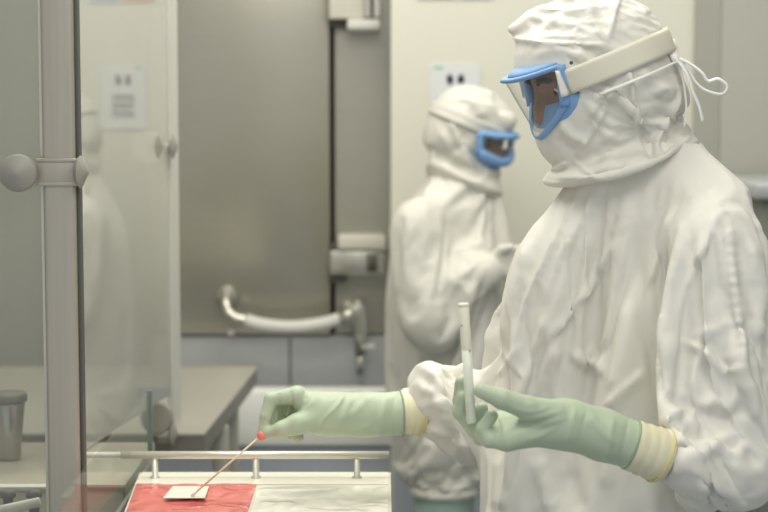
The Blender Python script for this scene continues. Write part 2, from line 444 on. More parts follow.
b = bmesh.new(); bmesh.ops.create_icosphere(b, subdivisions=2, radius=.012, matrix=Matrix.Translation(W(231, 333, DY-.02))); add_tube(b, [W(231, 333, DY-.02), W(231, 333, DY+.02)], .008, 8); link('stop_button', b, M['pale'], o)

# the poster on the cream wall, partly behind the far hood
def poster(name, x0, y0, x1, y1, label, cat, draw):
    o = empty(name, W((x0+x1)/2, (y0+y1)/2, WY-.003), label, cat)
    b = bmesh.new(); p, q = W(x0, y0, WY-.004), W(x1, y1, WY-.004); add_box(b, (p[0], WY-.004, q[2]), (q[0], WY-.001, p[2])); link('sheet', b, M['poster'], o, False)
    draw(o, p, q); return o
def box_px(b, x0, y0, x1, y1, yy, th=.001):
    p, q = W(x0, y0, yy), W(x1, y1, yy); add_box(b, (p[0], yy, q[2]), (q[0], yy+th, p[2]))
def safety(o, p, q):
    b = bmesh.new()
    for cx in (450, 461):                              # two pictograms
        box_px(b, cx-2.5, 74, cx+2.5, 85, WY-.0055); box_px(b, cx-3.5, 77, cx+3.5, 82, WY-.0055)
    link('pictogram', b, M['ink'], o, False)
    b = bmesh.new()
    for r in range(3):                                 # three short dark lines of writing, too soft to read
        y = 94+r*8.5
        for c in range(4):
            x = 444+c*6.2
            box_px(b, x, y, x+1.7, y+7, WY-.0055); box_px(b, x+3.1, y, x+4.8, y+7, WY-.0055)
            box_px(b, x, y+(0 if (r+c) % 2 else 2.7), x+4.8, y+(1.6 if (r+c) % 2 else 4.2), WY-.0055)
    link('writing', b, M['ink'], o, False)
    b = bmesh.new(); box_px(b, 434, 66, 443, 68.5, WY-.0055); link('header_mark', b, M['ink_green'], o, False)
poster('wall_poster', 430, 64, 480, 130, 'white safety poster with dark pictograms on cream wall', 'poster', safety)
def notice(o, p, q):
    b = bmesh.new(); box_px(b, 420, -50, 455, -1.5, WY-.0055); link('orange_half', b, M['orange'], o, False)
    b = bmesh.new(); box_px(b, 460, -50, 490, -1.5, WY-.0055); link('blue_half', b, M['notice_blue'], o, False)
poster('wall_notice', 416, -54, 494, -.5, 'orange and blue notice seen only as reflection in glass panel', 'notice', notice)

# equipment at the right edge
o = empty('side_cabinet', W(765, 205, 4.6), 'white topped dark cabinet behind the shoulder at right edge', 'cabinet')
p = W(744, 190, 4.6); b = bmesh.new(); add_box(b, (p[0], 4.45, p[2]-.02), (p[0]+.6, 5.1, p[2]+.025), .01); link('cabinet_top', b, mat('cabinet_top_white', (.36, .38, .38), .35), o)
b = bmesh.new(); add_box(b, (p[0]+.03, 4.48, 0), (p[0]+.57, 5.08, p[2]-.021), .004); link('cabinet_body', b, mat('cabinet_dark', (.17, .17, .15), .5), o)

# ------------------------------------------------------------------ the back bench
o = empty('steel_bench', (-.9, 4.4, 0), 'pale steel workbench with square legs behind the glass', 'workbench')
bz = .90; bx = -.385
def prism(b, poly, z0, z1):
    lo = [b.verts.new((x, y, z0)) for x, y in poly]; hi = [b.verts.new((x, y, z1)) for x, y in poly]
    b.faces.new(lo[::-1]); b.faces.new(hi); n = len(poly)
    for i in range(n): b.faces.new((lo[i], lo[(i+1) % n], hi[(i+1) % n], hi[i]))
bf, bb = -.414, -.366                                    # the end of the bench runs at a slight angle
b = bmesh.new(); prism(b, [(-1.75, 3.88), (bf, 3.88), (bb, 4.9), (-1.75, 4.9)], bz-.006, bz); link('table_top', b, M['bench'], o, False)
b = bmesh.new(); prism(b, [(-1.75, 3.882), (bf-.002, 3.882), (bf-.002, 3.9), (-1.75, 3.9)], bz-.05, bz-.0065); prism(b, [(bf-.021, 3.9005), (bf-.001, 3.9005), (bb-.002, 4.898), (bb-.022, 4.898)], bz-.05, bz-.0065); prism(b, [(-1.75, 4.88), (bb-.023, 4.88), (bb-.023, 4.898), (-1.75, 4.898)], bz-.05, bz-.0065); link('table_apron', b, M['bench_edge'], o, False)
for x, y in ((-1.7, 4.1), (bf+.002, 4.25), (-1.7, 4.62), (bf-.005, 4.62)):
    b = bmesh.new(); add_box(b, (x-.02, y-.02, 0), (x+.02, y+.02, bz-.0505), .003); link('leg', b, M['bench_leg'], o)
b = bmesh.new(); add_box(b, (-1.72, 4.42, bz-.10), (bf-.03, 4.44, bz-.051)); link('stretcher', b, M['bench_leg'], o)

# ------------------------------------------------------------------ the work deck in front
DZ = 1.0
xr = .012
o = empty('work_table', (-.2, 2.7, 0), 'cream topped work table carrying the red film', 'work table')
lx = lambda y: -.436+(3.0-y)*.06                       # left edge of the table, slightly angled
b = bmesh.new(); prism(b, [(lx(2.1), 2.1), (xr, 2.1), (xr, 3.0), (lx(3.0), 3.0)], DZ-.03, DZ); link('table_top', b, M['deck'], o, False)
b = bmesh.new(); add_box(b, (-.37, 2.12, .25), (xr-.012, 2.97, DZ-.031), .003); link('table_body', b, M['kick'], o)
for x in (-.345, xr-.05):
    for y in (2.15, 2.94):
        b = bmesh.new(); add_box(b, (x-.015, y-.015, 0), (x+.015, y+.015, .249)); link('leg', b, M['steel'], o)
# rail with posts
o = empty('guard_rail', W(256, 470, 2.94), 'polished horizontal guard rail along the back of work table', 'rail')
rz = W(256, 455, 2.95)[2]
b = bmesh.new(); add_tube(b, [(W(121, 455, 2.95)[0], 2.95, rz), (W(389, 455, 2.95)[0], 2.95, rz)], .0068, 16); link('rail_tube', b, M['chrome'], o)
b = bmesh.new(); add_tube(b, [(W(84, 456, 2.95)[0], 2.95, rz), (W(120.5, 455, 2.95)[0], 2.95, rz)], .0052, 14); link('rail_end', b, M['white_plastic'], o)
for px in (155, 256, 357):
    x = W(px, 465, 2.95)[0]; b = bmesh.new(); add_lathe(b, [(0, 0), (.009, 0), (.009, .003), (.0055, .005), (.0055, rz-DZ-.004), (0, rz-DZ-.004)], (x, 2.95, DZ), n=16); link('rail_post', b, M['chrome'], o)
# raised back strip
b = bmesh.new(); add_box(b, (-.43, 2.9, DZ+.0002), (xr-.004, 2.998, DZ+.0012)); 
tag(link('back_strip', b, mat('strip_cream', (.78, .76, .65), .3), None, False), 'plain cream strip along the back edge of work table', 'strip')
# films lying on the deck
def film(name, corners, z, m, label, amp, seed, nx=70, ny=50):
    """a creased sheet: corners in plan, near-left, near-right, far-right, far-left"""
    from mathutils import noise
    c = [np.array(k, float) for k in corners]; V = []
    for j in range(ny+1):
        for i in range(nx+1):
            u, v = i/nx, j/ny
            p = (1-u)*(1-v)*c[0]+u*(1-v)*c[1]+u*v*c[2]+(1-u)*v*c[3]
            q = Vector((p[0]*14+seed, p[1]*9, seed))
            h = amp*abs(noise.noise(q))+amp*.5*abs(noise.noise(q*2.3))
            e = min(u, 1-u, v, 1-v)*12
            V.append((p[0], p[1], z+.0006+h*min(1, .15+e)))
    F = [(j*(nx+1)+i, j*(nx+1)+i+1, (j+1)*(nx+1)+i+1, (j+1)*(nx+1)+i) for j in range(ny) for i in range(nx)]
    o = link(name, mesh_from(V, F), m)
    return tag(o, label, 'film' if 'film' in name else 'sheet')
def onz(px, py, z):
    d = np.array([1.0, 0, 0])*(px-384)/FPX + UP*(256-py)/FPX + FWD
    t = (z-CAM_H)/d[2]; return (CAM+d*t)[:2]
film('red_film', [(lx(2.35)+.003, 2.35), onz(232, 560, DZ), onz(257, 484, DZ), (lx(onz(150, 484, DZ)[1])+.003, onz(150, 484, DZ)[1])], DZ, M['red'], 'glossy red film under the swab tip', .007, 1.3)
film('clear_film', [onz(236, 560, DZ), onz(396, 580, DZ)-np.array([.012, 0]), onz(388, 486, DZ), onz(259, 486, DZ)], DZ, M['film'], 'crinkled shiny clear film beside the red film', .006, 5.1)
b = bmesh.new()
c = [onz(163, 503, DZ), onz(205, 503, DZ), onz(209, 491, DZ), onz(173, 491, DZ)]
vs = [b.verts.new((p[0], p[1], DZ+.0085)) for p in c]; b.faces.new(vs)
r = bmesh.ops.extrude_face_region(b, geom=b.faces[:]); bmesh.ops.translate(b, vec=(0, 0, -.0006), verts=[v for v in r['geom'] if isinstance(v, bmesh.types.BMVert)])
tag(link('sample_patch', b, M['paper'], None, False), 'small pale square patch on red film under the swab', 'patch')
# low glass fence at the left of the deck
X0 = -.4425
o = empty('glass_guard', (X0, 2.85, DZ), 'low clear glass guard with dark edge beside the red film', 'glass guard')
b = bmesh.new(); add_box(b, (X0-.002, 2.3, DZ-.02), (X0+.002, 3.18, 1.116)); link('pane', b, M['glass_lip'], o, False)
b = bmesh.new(); add_box(b, (X0-.0045, 3.1805, DZ-.01), (X0+.0045, 3.192, 1.117)); link('pane_edge', b, M['glass_edge'], o, False)
b = bmesh.new(); add_box(b, (X0-.003, 2.3, 0), (X0+.003, 3.18, DZ-.0205)); link('foot_strip', b, M['steel'], o, False)
# left steel box and deck
o = empty('steel_housing', (-.75, 2.85, 0), 'beige steel housing left of the glass guard', 'housing')
b = bmesh.new(); add_box(b, (-1.3, 2.925, 0), (X0-.007, 3.3, .995), .0015); link('rear_body', b, M['housing'], o)
b = bmesh.new(); add_box(b, (-1.3, 2.9205, .9835), (X0-.007, 2.9245, .9905)); link('channel', b, M['gap'], o, False)
b = bmesh.new(); add_box(b, (X0-.0115, 2.9205, .902), (X0-.007, 2.9245, .983)); link('channel', b, M['gap'], o, False)
b = bmesh.new(); add_box(b, (-1.3, 2.56, 0), (X0-.018, 2.92, .90), .003); link('front_body', b, M['housing'], o)

# ------------------------------------------------------------------ enclosure: post, panes, clamps
PY = 2.5
o = empty('enclosure_post', (W(60, 256, PY)[0], PY, 0), 'thick brushed steel post of the glass enclosure', 'post')
pa, pb = W(39, 0, PY), W(74, 0, PY); qa, qb = W(49, 512, PY), W(82, 512, PY)
xa, xb = (pa[0]+qa[0])/2-.0005, (pb[0]+qb[0])/2-.003
b = bmesh.new(); add_box(b, (xa, PY, 0), (xb, PY+.05, 2.9), .006, 3); link('post_body', b, M['post'], o)
b = bmesh.new(); add_box(b, (xb+.0003, PY+.012, .993), (xb+.0048, PY+.036, 2.9), .001); link('gasket', b, M['dark'], o)
b = bmesh.new(); add_box(b, (xa-.006, PY+.016, .999), (xa-.0003, PY+.034, 2.9), .001); link('channel_strip', b, M['chrome'], o)
def knob_face(b, c, r):   # round face towards the room
    add_lathe(b, [(0, .015), (r*.12, .0145), (r*.92, .004), (r, .002), (r, -.004), (r*.9, -.008), (0, -.008)], c, (0, -1, 0), 32)
def knob_side(b, c, r, ax=(1, 0, 0)):
    add_lathe(b, [(0, -.009), (r*.55, -.007), (r, 0), (r*.55, .007), (0, .009)], c, ax, 6)
def clamp(x, z, y, label, r, half, group):
    o = empty('clamp', (x, y, z), label, 'clamp', group)
    return o
cz = W(60, 172, PY)[2]
b = bmesh.new()
for e in (-.0205, .0145): add_box(b, (xa-.008, PY-.003, cz+e), (xb+.006, PY-.0002, cz+e+.0055), .001)
add_box(b, (xa-.008, PY-.0016, cz-.015), (xb+.006, PY-.0003, cz+.0145), .0004)
add_box(b, (xa-.03, PY-.0035, cz-.010), (xa-.008, PY-.0003, cz+.010), .001); cl = link('clamp', b, M['post'], o)
b = bmesh.new(); knob_face(b, W(18, 173, PY-.012), .0275); link('round_knob', b, M['knob'], cl)
b = bmesh.new(); add_lathe(b, [(0, -.008), (.018, -.008), (.0242, -.002), (.003, .0095), (0, .010)], W(82, 172, PY+.0), (1, -.12, 0), 24); autosmooth(link('diamond_knob', b, M['knob'], cl), 20)
# the panel beyond the post, slightly turned so that it mirrors the far wall
ANG = math.radians(7.6); tdir = np.array([math.sin(ANG), math.cos(ANG)])
A = np.array([-.478, 3.9]); Bn = A-tdir*.86
o = empty('glass_screen', (A[0], A[1], DZ), 'tall reflective glass screen with pale edge and small clamps beyond the steel post', 'glass screen')
def vslab(b, p, q, th, z0, z1):
    n = np.array([-(q-p)[1], (q-p)[0]]); n = n/np.linalg.norm(n)*th/2
    vs = []
    for z in (z0, z1):
        vs.append([b.verts.new((*(k), z)) for k in (p-n, q-n, q+n, p+n)])
    b.faces.new(vs[0][::-1]); b.faces.new(vs[1])
    for i in range(4): b.faces.new((vs[0][i], vs[0][(i+1) % 4], vs[1][(i+1) % 4], vs[1][i]))
b = bmesh.new(); vslab(b, Bn, A-tdir*.06, .006, DZ, 2.85); link('pane', b, M['glass'], o, False)
b = bmesh.new(); vslab(b, A-tdir*.0595, A+tdir*.01, .014, .9005, 2.85); link('edge_frame', b, mat('pale_frame', (.66, .66, .60), .3, .1), o, False)
for k, py in enumerate((147, 434)):
    z = W(174, py, 3.9)[2]; mk = M['knob'] if k else M['pale']
    c = W(157 if k else 148, py-16 if k else py, 3.82)
    b = bmesh.new(); add_box(b, (c[0], 3.83, z-.008), (A[0]-.002, 3.85, z+.008), .002); e = link('clamp', b, mk, o)
    b = bmesh.new(); add_lathe(b, [(0, -.012), (.026, 0), (0, .012)], W(173, py, 3.81)+np.array([.0, 0, 0]), (1, -.1, 0), 24); autosmooth(link('diamond_knob', b, M['knob'], e), 20)
    b = bmesh.new(); add_lathe(b, [(0, .008), (.034, .006), (.037, .003), (.037, -.003), (0, -.004)], c, (0, -1, 0), 32); autosmooth(link('round_knob', b, mk, e), 25)
# pane left of the post
o = tag(link('clear_shield', (lambda b: (vslab(b, np.array([-1.2, PY+.03]), np.array([xa-.0065, PY+.025]), .006, .999, 2.85), b)[1])(bmesh.new()), M['glass_left'], None, False), 'clear glass pane left of the steel post in front of tumbler', 'glass pane')
# steel tumbler on the housing
tp = W(14, 468, 2.78); tp[2] = .9905; 
yy = (onz(14, 462, .99))[1]; tx = onz(10, 462, .99)[0]
o = empty('steel_tumbler', (tx, yy, .99), 'steel tumbler with dark lid standing behind the left pane', 'tumbler')
r0 = 17/FPX*yy
zt = W(10, 404, yy)[2]-.99
b = bmesh.new(); add_lathe(b, [(0, .0008), (r0*.62, .0008), (r0*.66, .004), (r0*.70, zt*.3), (r0*.95, zt*.96), (r0*.93, zt), (0, zt)], (tx, yy, .9953), n=40); link('cup', b, M['tumbler'], o)
b = bmesh.new(); add_lathe(b, [(0, 0), (r0*1.06, 0), (r0*1.08, .003), (r0*1.08, .012), (r0*1.0, .016), (0, .017)], (tx, yy, .9956+zt), n=40); link('lid', b, M['lid'], o)
# pale rails and clips near the lower left corner, in front of the housing
o = empty('pale_bracket', (-.56, 2.47, .99), 'pale angled bracket rail in the lower left corner', 'bracket')
b = bmesh.new(); p, q = W(-60, 489, 2.6), W(46, 489, 2.6); add_box(b, (p[0], 2.6, p[2]-.004), (q[0], 2.62, p[2]+.004), .002); link('rail_bar', b, M['pale'], o)
b = bmesh.new(); add_tube(b, [W(-30, 517, 2.56), W(40, 502, 2.56)], .006, 12, flat=(1.3, .7)); link('rail_bar', b, M['pale'], o)
for px in (8, 34):
    b = bmesh.new(); add_lathe(b, [(0, 0), (.008, 0), (.008, .150), (.012, .151), (.012, .159), (.008, .162), (0, .162)], (W(px, 497, 2.585)[0], 2.585, .9005), n=20); link('foot', b, M['gap'], o)
# ------------------------------------------------------------------ the near worker
def rot(yaw, pitch):
    """facing, left and up of a head facing -X turned towards the camera by yaw and bowed by pitch (degrees)"""
    a, p = math.radians(yaw), math.radians(pitch)
    f0 = np.array([-math.cos(a), -math.sin(a), 0]); l = np.array([math.sin(a), -math.cos(a), 0]); z = np.array([0, 0, 1.0])
    f = f0*math.cos(p)-z*math.sin(p); u = f0*math.sin(p)+z*math.cos(p)
    return f, l, u
worker = empty('person', (W(610, 500, 2.64)[0], 2.64, 0), 'person in white hooded coverall facing left, holding test tube and swab, blue goggles', 'person')
Ft, Lt, _ = rot(38, 0)
Fh, Lh, Uh = rot(14, 24)
YT = 2.66
def zrow(py, cxp, a, b, y=YT):
    p = W(cxp, py, y); return (p[2], p[0], p[1], a, b)
J = dict(shL=W(712, 240, 2.49), elL=W(745, 474, 2.40), wrL=W(598, 436, 2.335),
         shR=W(585, 232, 2.80), elR=W(515, 410, 2.88), wrR=W(330, 413, 2.80))
CR = W(594, 66, 2.64)                                   # middle of the skull
def torso_rows(g=0.0):
    R = [zrow(148, 642, .080, .080), zrow(170, 636, .085, .085), zrow(190, 630, .105, .105), zrow(215, 621, .140, .140), zrow(250, 598, .174, .155, 2.68), zrow(300, 589, .184, .162, 2.69), zrow(340, 592, .184, .162, 2.69), zrow(400, 592, .178, .162, 2.69),
         zrow(470, 600, .178, .175, 2.68), zrow(560, 606, .170, .20)]
    return [(z, x, y, a-g, b-g) for z, x, y, a, b in R]
hipz = W(0, 560, YT)[2]; hip = W(612, 560, YT)
kneeL, kneeR = np.array([hip[0]-.03, YT-.10, .48]), np.array([hip[0]-.03, YT+.12, .48])
ankL, ankR = np.array([hip[0]+.0, YT-.11, .10]), np.array([hip[0]-.0, YT+.13, .10])
def body(P):
    d = sd_stack(P, [(z, x+Lt[0]*-.02, y+Lt[1]*-.02, a, b-.02) for z, x, y, a, b in torso_rows(.05)], Ft, Lt)
    nk = W(636, 180, 2.66)
    d = smin(d, sd_cone(P, nk-np.array([0, 0, .03]), CR+np.array([.015, 0, -.06]), .058, .054), .04)
    head = sd_ell(P, CR, (.098, .076, .105), np.stack([Fh, Lh, Uh]))
    head = smin(head, sd_ell(P, CR+Fh*.045-Uh*.07, (.062, .055, .06), np.stack([Fh, Lh, Uh])), .04)      # jaw
    head = smin(head, sd_cone(P, CR+Fh*.094-Uh*.005, CR+Fh*.112-Uh*.035, .008, .014), .012)             # nose
    head = smin(head, sd_ell(P, CR+Fh*.087+Uh*.012, (.012, .05, .008), np.stack([Fh, Lh, Uh])), .015)    # brow ridge
    for s in (-1, 1):
        head = smax(head, -sd_ell(P, CR+Fh*.095+Lh*s*.032-Uh*.006, (.014, .016, .010), np.stack([Fh, Lh, Uh])), .01)
        head = smin(head, sd_ell(P, CR+Lh*s*.078-Uh*.012-Fh*.01, (.022, .008, .032), np.stack([Fh, Lh, Uh])), .008)
    d = smin(d, head, .02)
    for s in 'LR':
        d = smin(d, sd_chain(P, [J['sh'+s], J['el'+s], J['wr'+s]], [.055, .038, .020], .02), .03)
    for k, a, o in ((kneeL, ankL, -.09), (kneeR, ankR, .09)):
        h = np.array([hip[0], YT+o, hipz+.02])
        d = smin(d, sd_chain(P, [h, k, a, a+np.array([-.14, 0, -.06])], [.095, .062, .036, .026], .02), .05)
    return d
V, Fq, E = surface(body, (-.35, 2.0, 0), (1.05, 3.2, 1.86), .014)
skin = link('body', mesh_from(V, Fq), M['skin'], worker)

# ---- coverall
SL = dict(shL=(W(744, 270, 2.47), .09), mid=(W(744, 345, 2.40), .098), el=(W(738, 424, 2.38), .092), fo=(W(714, 450, 2.375), .078), cu=(W(690, 462, 2.362), .046))
wrist_end = W(646, 447, 2.345)
def sleeveL(P):
    a = sd_chain(P, [SL['shL'][0], SL['mid'][0], SL['el'][0]], [.104, .104, .086], .02)
    b = sd_chain(P, [SL['el'][0], SL['fo'][0], SL['cu'][0]], [.086, .076, .044], .02)
    return smin(a, b, .03)
sR = [(W(586, 238, 2.80), .075), (W(529, 314, 2.85), .085), (W(527, 394, 2.87), .078), (W(468, 402, 2.85), .068), (W(456, 394, 2.845), .072), (W(440, 398, 2.835), .061), (W(434, 408, 2.832), .045)]
def coverall(P):
    d = sd_stack(P, torso_rows(), Ft, Lt)
    d = smin(d, sd_cone(P, W(660, 162, 2.63), W(722, 234, 2.53), .06, .078), .04)      # slope of the shoulder
    d = smin(d, sd_cone(P, W(612, 175, 2.70), W(592, 222, 2.78), .05, .065), .04)
    d = smin(d, sleeveL(P), .008)
    d = smin(d, sd_chain(P, [q for q, r in sR], [r for q, r in sR], .02), .03)
    for k, a, o in ((kneeL, ankL, -.10), (kneeR, ankR, .10)):
        h = np.array([hip[0], YT+o, hipz+.02])
        d = smin(d, sd_chain(P, [h, k, a+np.array([0, 0, .14])], [.125, .10, .072], .02), .05)
    return d
V, Fq, E = surface(coverall, (-.05, 2.1, .2), (1.0, 3.2, 1.60), .010, smooth=2, project=2)
suit = link('coverall', mesh_from(V, Fq), M['tyvek'], worker)
print('coverall verts', len(V))
def cloth(garment, bodies, pin, frames=28, shrink=-.07, quality=6, selfc=False, grav=.4, stiff=15.0, bend=.4, dist=.004):
    """let the garment fall into its own creases over the body, then keep the result as plain mesh"""
    vg = garment.vertex_groups.new(name='pin')
    for i, w in enumerate(pin):
        if w > 0.001: vg.add([i], float(w), 'REPLACE')
    for o in bodies:
        o.modifiers.new('c', 'COLLISION'); o.collision.thickness_outer = dist; o.collision.cloth_friction = 8
    m = garment.modifiers.new('cl', 'CLOTH'); s = m.settings
    s.quality = quality; s.mass = .25; s.air_damping = 3.0
    s.tension_stiffness = s.compression_stiffness = stiff; s.shear_stiffness = stiff*.4; s.bending_stiffness = bend
    s.tension_damping = s.compression_damping = 8; s.shear_damping = 8
    s.vertex_group_mass = 'pin'; s.pin_stiffness = 2.0; s.shrink_min = shrink; s.shrink_max = shrink
    s.effector_weights.gravity = grav
    m.collision_settings.use_self_collision = selfc; m.collision_settings.self_distance_min = .004
    m.collision_settings.distance_min = dist
    m.point_cache.frame_start = 1; m.point_cache.frame_end = frames+2
    S.frame_start = 1; S.frame_end = frames+2
    for f in range(1, frames+1):
        S.frame_set(f)
    dg = bpy.context.evaluated_depsgraph_get()
    ev = garment.evaluated_get(dg); co = get_co(ev.data).copy()
    garment.modifiers.clear(); garment.vertex_groups.clear()
    for o in bodies: o.modifiers.clear()
    S.frame_set(1)
    set_co(garment.data, co)
    return co
def subdivide(o, n=1):
    me = o.data; m = o.modifiers.new('s', 'SUBSURF'); m.levels = m.render_levels = n; m.subdivision_type = 'CATMULL_CLARK'
    dg = bpy.context.evaluated_depsgraph_get()
    new = bpy.data.meshes.new_from_object(o.evaluated_get(dg)); o.modifiers.clear()
    o.data = new; new.polygons.foreach_set('use_smooth', [True]*len(new.polygons))
sm = lambda x, a, b: np.clip((x-a)/(b-a), 0, 1)
pinw = np.maximum.reduce([sm(V[:, 2], 1.515, 1.545), sm(-V[:, 2], -.40, -.33), sm(-np.linalg.norm(V-SL['cu'][0], axis=1), -.062, -.045), sm(-np.linalg.norm(V-sR[-2][0], axis=1), -.076, -.056)])
import time; t0 = time.time()
if not globals().get('NOCLOTH'): cloth(suit, [skin], pinw)
print('cloth', time.time()-t0)
subdivide(suit)
T_suit = None
FOLDS = [
    # front placket and the folds beside it
    ([(584, 188), (564, 224), (529, 295), (519, 330), (512, 380)], 5, 4, 's'), ([(597, 190), (575, 232), (560, 262), (549, 314), (536, 350), (520, 400), (500, 500)], 6, 4.5),
    ([(566, 250), (553, 290), (546, 318)], -4, 4), ([(560, 262), (546, 330), (528, 392), (508, 500)], -4, 3),
    ([(618, 240), (600, 275), (583, 298), (562, 325), (550, 340)], 7, 5, 's'), ([(628, 246), (619, 283), (610, 337), (600, 352)], 6, 5, 's'),
    ([(572, 352), (587, 364), (605, 360)], 7, 5), ([(590, 350), (605, 375)], 6, 4), ([(560, 345), (545, 372), (535, 400)], 5, 6), ([(493, 345), (511, 360), (525, 380)], 4, 3, 'k'), ([(520, 345), (511, 360), (496, 378)], 4, 3, 'k'),
    ([(540, 205), (525, 250), (512, 300), (497, 350)], 5, 7), ([(535, 235), (527, 280), (512, 330)], -4, 6),
    ([(575, 420), (600, 445), (610, 490)], 6, 8), ([(540, 455), (545, 490), (552, 512)], 6, 8), ([(500, 455), (498, 512)], 5, 6), ([(570, 470), (580, 512)], -5, 8),
    ([(605, 408), (625, 388), (642, 372)], 7, 7, 's'), ([(630, 300), (622, 350), (612, 395)], 6, 8), ([(655, 210), (630, 235), (612, 262)], 5, 7), ([(640, 215), (610, 235)], 4, 5),
    # sleeve front edge, the armpit shadow, the stitched seam
    ([(675, 208), (661, 251), (648, 288)], 11, 6, 's'), ([(648, 288), (655, 325), (668, 385), (676, 402)], 7, 6), ([(640, 250), (640, 300), (652, 350), (664, 400)], -13, 8),
    ([(700, 182), (720, 208), (730, 228), (734, 279), (739, 318), (744, 350), (740, 385), (728, 420)], 4, 3.2), ([(725, 215), (727, 279), (732, 318), (737, 350)], -3, 3),
    ([(720, 212), (700, 259), (681, 306), (675, 345), (672, 375)], 8, 6, 's'), ([(683, 341), (705, 350), (722, 369), (744, 366)], 8, 6, 's'), ([(690, 338), (715, 330), (735, 322)], 5, 6),
    ([(678, 404), (701, 414), (729, 417), (748, 408)], -11, 6), ([(662, 424), (674, 414), (687, 411), (700, 417)], 10, 5), ([(672, 426), (694, 455), (715, 483), (729, 510)], 9, 6, 's'),
    ([(662, 462), (697, 456), (722, 440), (740, 431)], 8, 6), ([(668, 474), (687, 468), (702, 480), (706, 505)], 7, 5), ([(684, 430), (705, 438)], -6, 6), ([(745, 440), (735, 470), (740, 500)], 7, 8), ([(670, 440), (690, 443)], 5, 5),
    ([(754, 235), (762, 290), (760, 350)], 6, 9), ([(748, 380), (756, 420)], 6, 7),
    # far sleeve
    ([(419, 366), (434, 376), (446, 396)], 9, 5, 's'), ([(428, 372), (432, 395), (428, 428)], -7, 5), ([(420, 385), (436, 398), (450, 424)], 6, 5), ([(447, 366), (455, 380), (470, 392)], -8, 6), ([(424, 408), (440, 402), (462, 412)], 6, 5), ([(424, 425), (445, 432), (470, 448)], 6, 6, 's'), ([(470, 350), (462, 372), (470, 400)], 7, 5),
    ([(490, 298), (482, 320), (483, 345)], 5, 4),
]
folds(suit.data, [(p[0], p[1]*(1.35 if p[0][0][0] < 640 else .9), p[2]*1.1)+tuple(p[3:]) for p in FOLDS])
E_ = edges_of(suit.data); set_co(suit.data, relax(get_co(suit.data), E_, .3))
# small puckers along the sleeve seam
V = get_co(suit.data); N = get_no(suit.data); Q = pix(V); d, s_, run = polydist(Q, catmull([(704, 185), (720, 208), (730, 228), (734, 279), (739, 318), (744, 350)], 5))
ok = ((V-CAM)*N).sum(1) < 0
set_co(suit.data, V+N*(ok*.0009*np.sin(run*2*math.pi*17)*np.exp(-(d/5)**2))[:, None])
# ---- hood, goggles, ties of the near worker
YH = 2.64
Rh = np.stack([Fh, Lh, Uh])
hp = lambda f, l, u: CR+Fh*f+Lh*l+Uh*u
def headsd(P):
    h = sd_ell(P, CR, (.098, .076, .105), Rh)
    return smin(h, sd_ell(P, CR+Fh*.045-Uh*.07, (.062, .055, .06), Rh), .04)
def hood(P):
    d = sd_ell(P, W(598, 64, YH), (.116, .115, .126))
    d = smin(d, sd_cone(P, W(566, 62, YH), W(590, 70, YH), .074, .09), .03)
    d = smin(d, sd_cone(P, W(575, 22, YH-.01), W(510, 29, YH), .062, .006), .025)
    d = smin(d, sd_cone(P, W(580, 118, YH), W(566, 138, YH), .058, .042), .03)
    d = smin(d, sd_cone(P, W(634, 100, 2.65), W(633, 172, 2.66), .086, .085), .04)
    t = math.radians(15)
    c = sd_ell(P, W(620, 162, 2.66), (.124, .135, .024), np.array([[math.cos(t), 0, math.sin(t)], [0, 1, 0], [-math.sin(t), 0, math.cos(t)]]))
    d = smin(d, c, .022)
    d = smin(d, headsd(P)-.016, .02)
    cav = sd_ell(P, hp(.118, .004, -.010), (.100, .082, .042), Rh)
    box = sd_ell(P, hp(.112, .0, -.006), (.096, .098, .044), Rh)
    cav = np.minimum(cav, box)
    return smax(d, -cav, .006)
V, Fq, E = surface(hood, (.1, 2.45, 1.44), (.55, 2.86, 1.86), .0055, smooth=2, project=2)
V, Fq = drop(V, Fq, (headsd(V) < .004) & (np.abs((V-CR)@Uh+.006) < .055))
hoodo = link('hood', mesh_from(V, Fq), M['tyvek'], worker)
print('hood verts', len(V))
q = (V-CR)@Rh.T
cape = (V-W(620, 160, 2.66))@np.array([-math.sin(math.radians(15)), 0, math.cos(math.radians(15))])
brow = np.minimum(sm(-V[:, 0], -W(530, 30, YH)[0], -W(522, 30, YH)[0]), sm(V[:, 2], W(0, 62, YH)[2], W(0, 50, YH)[2]))
pinw = np.maximum(brow, sm(q[:, 0], .055, .08)*sm(-np.abs(q[:, 2]+.01), -.085, -.065)); pinw = np.maximum(pinw, sm(-cape, -.035, .0))
pinw = np.maximum(pinw, sm(-sd_ell(V, hp(.112, .0, -.006), (.096, .098, .044), Rh), -.016, -.006))
if not globals().get('NOCLOTH'): cloth(hoodo, [skin], pinw, frames=8, shrink=-.02, grav=.25, quality=5, bend=3)
subdivide(hoodo) if len(V) < 20000 else None
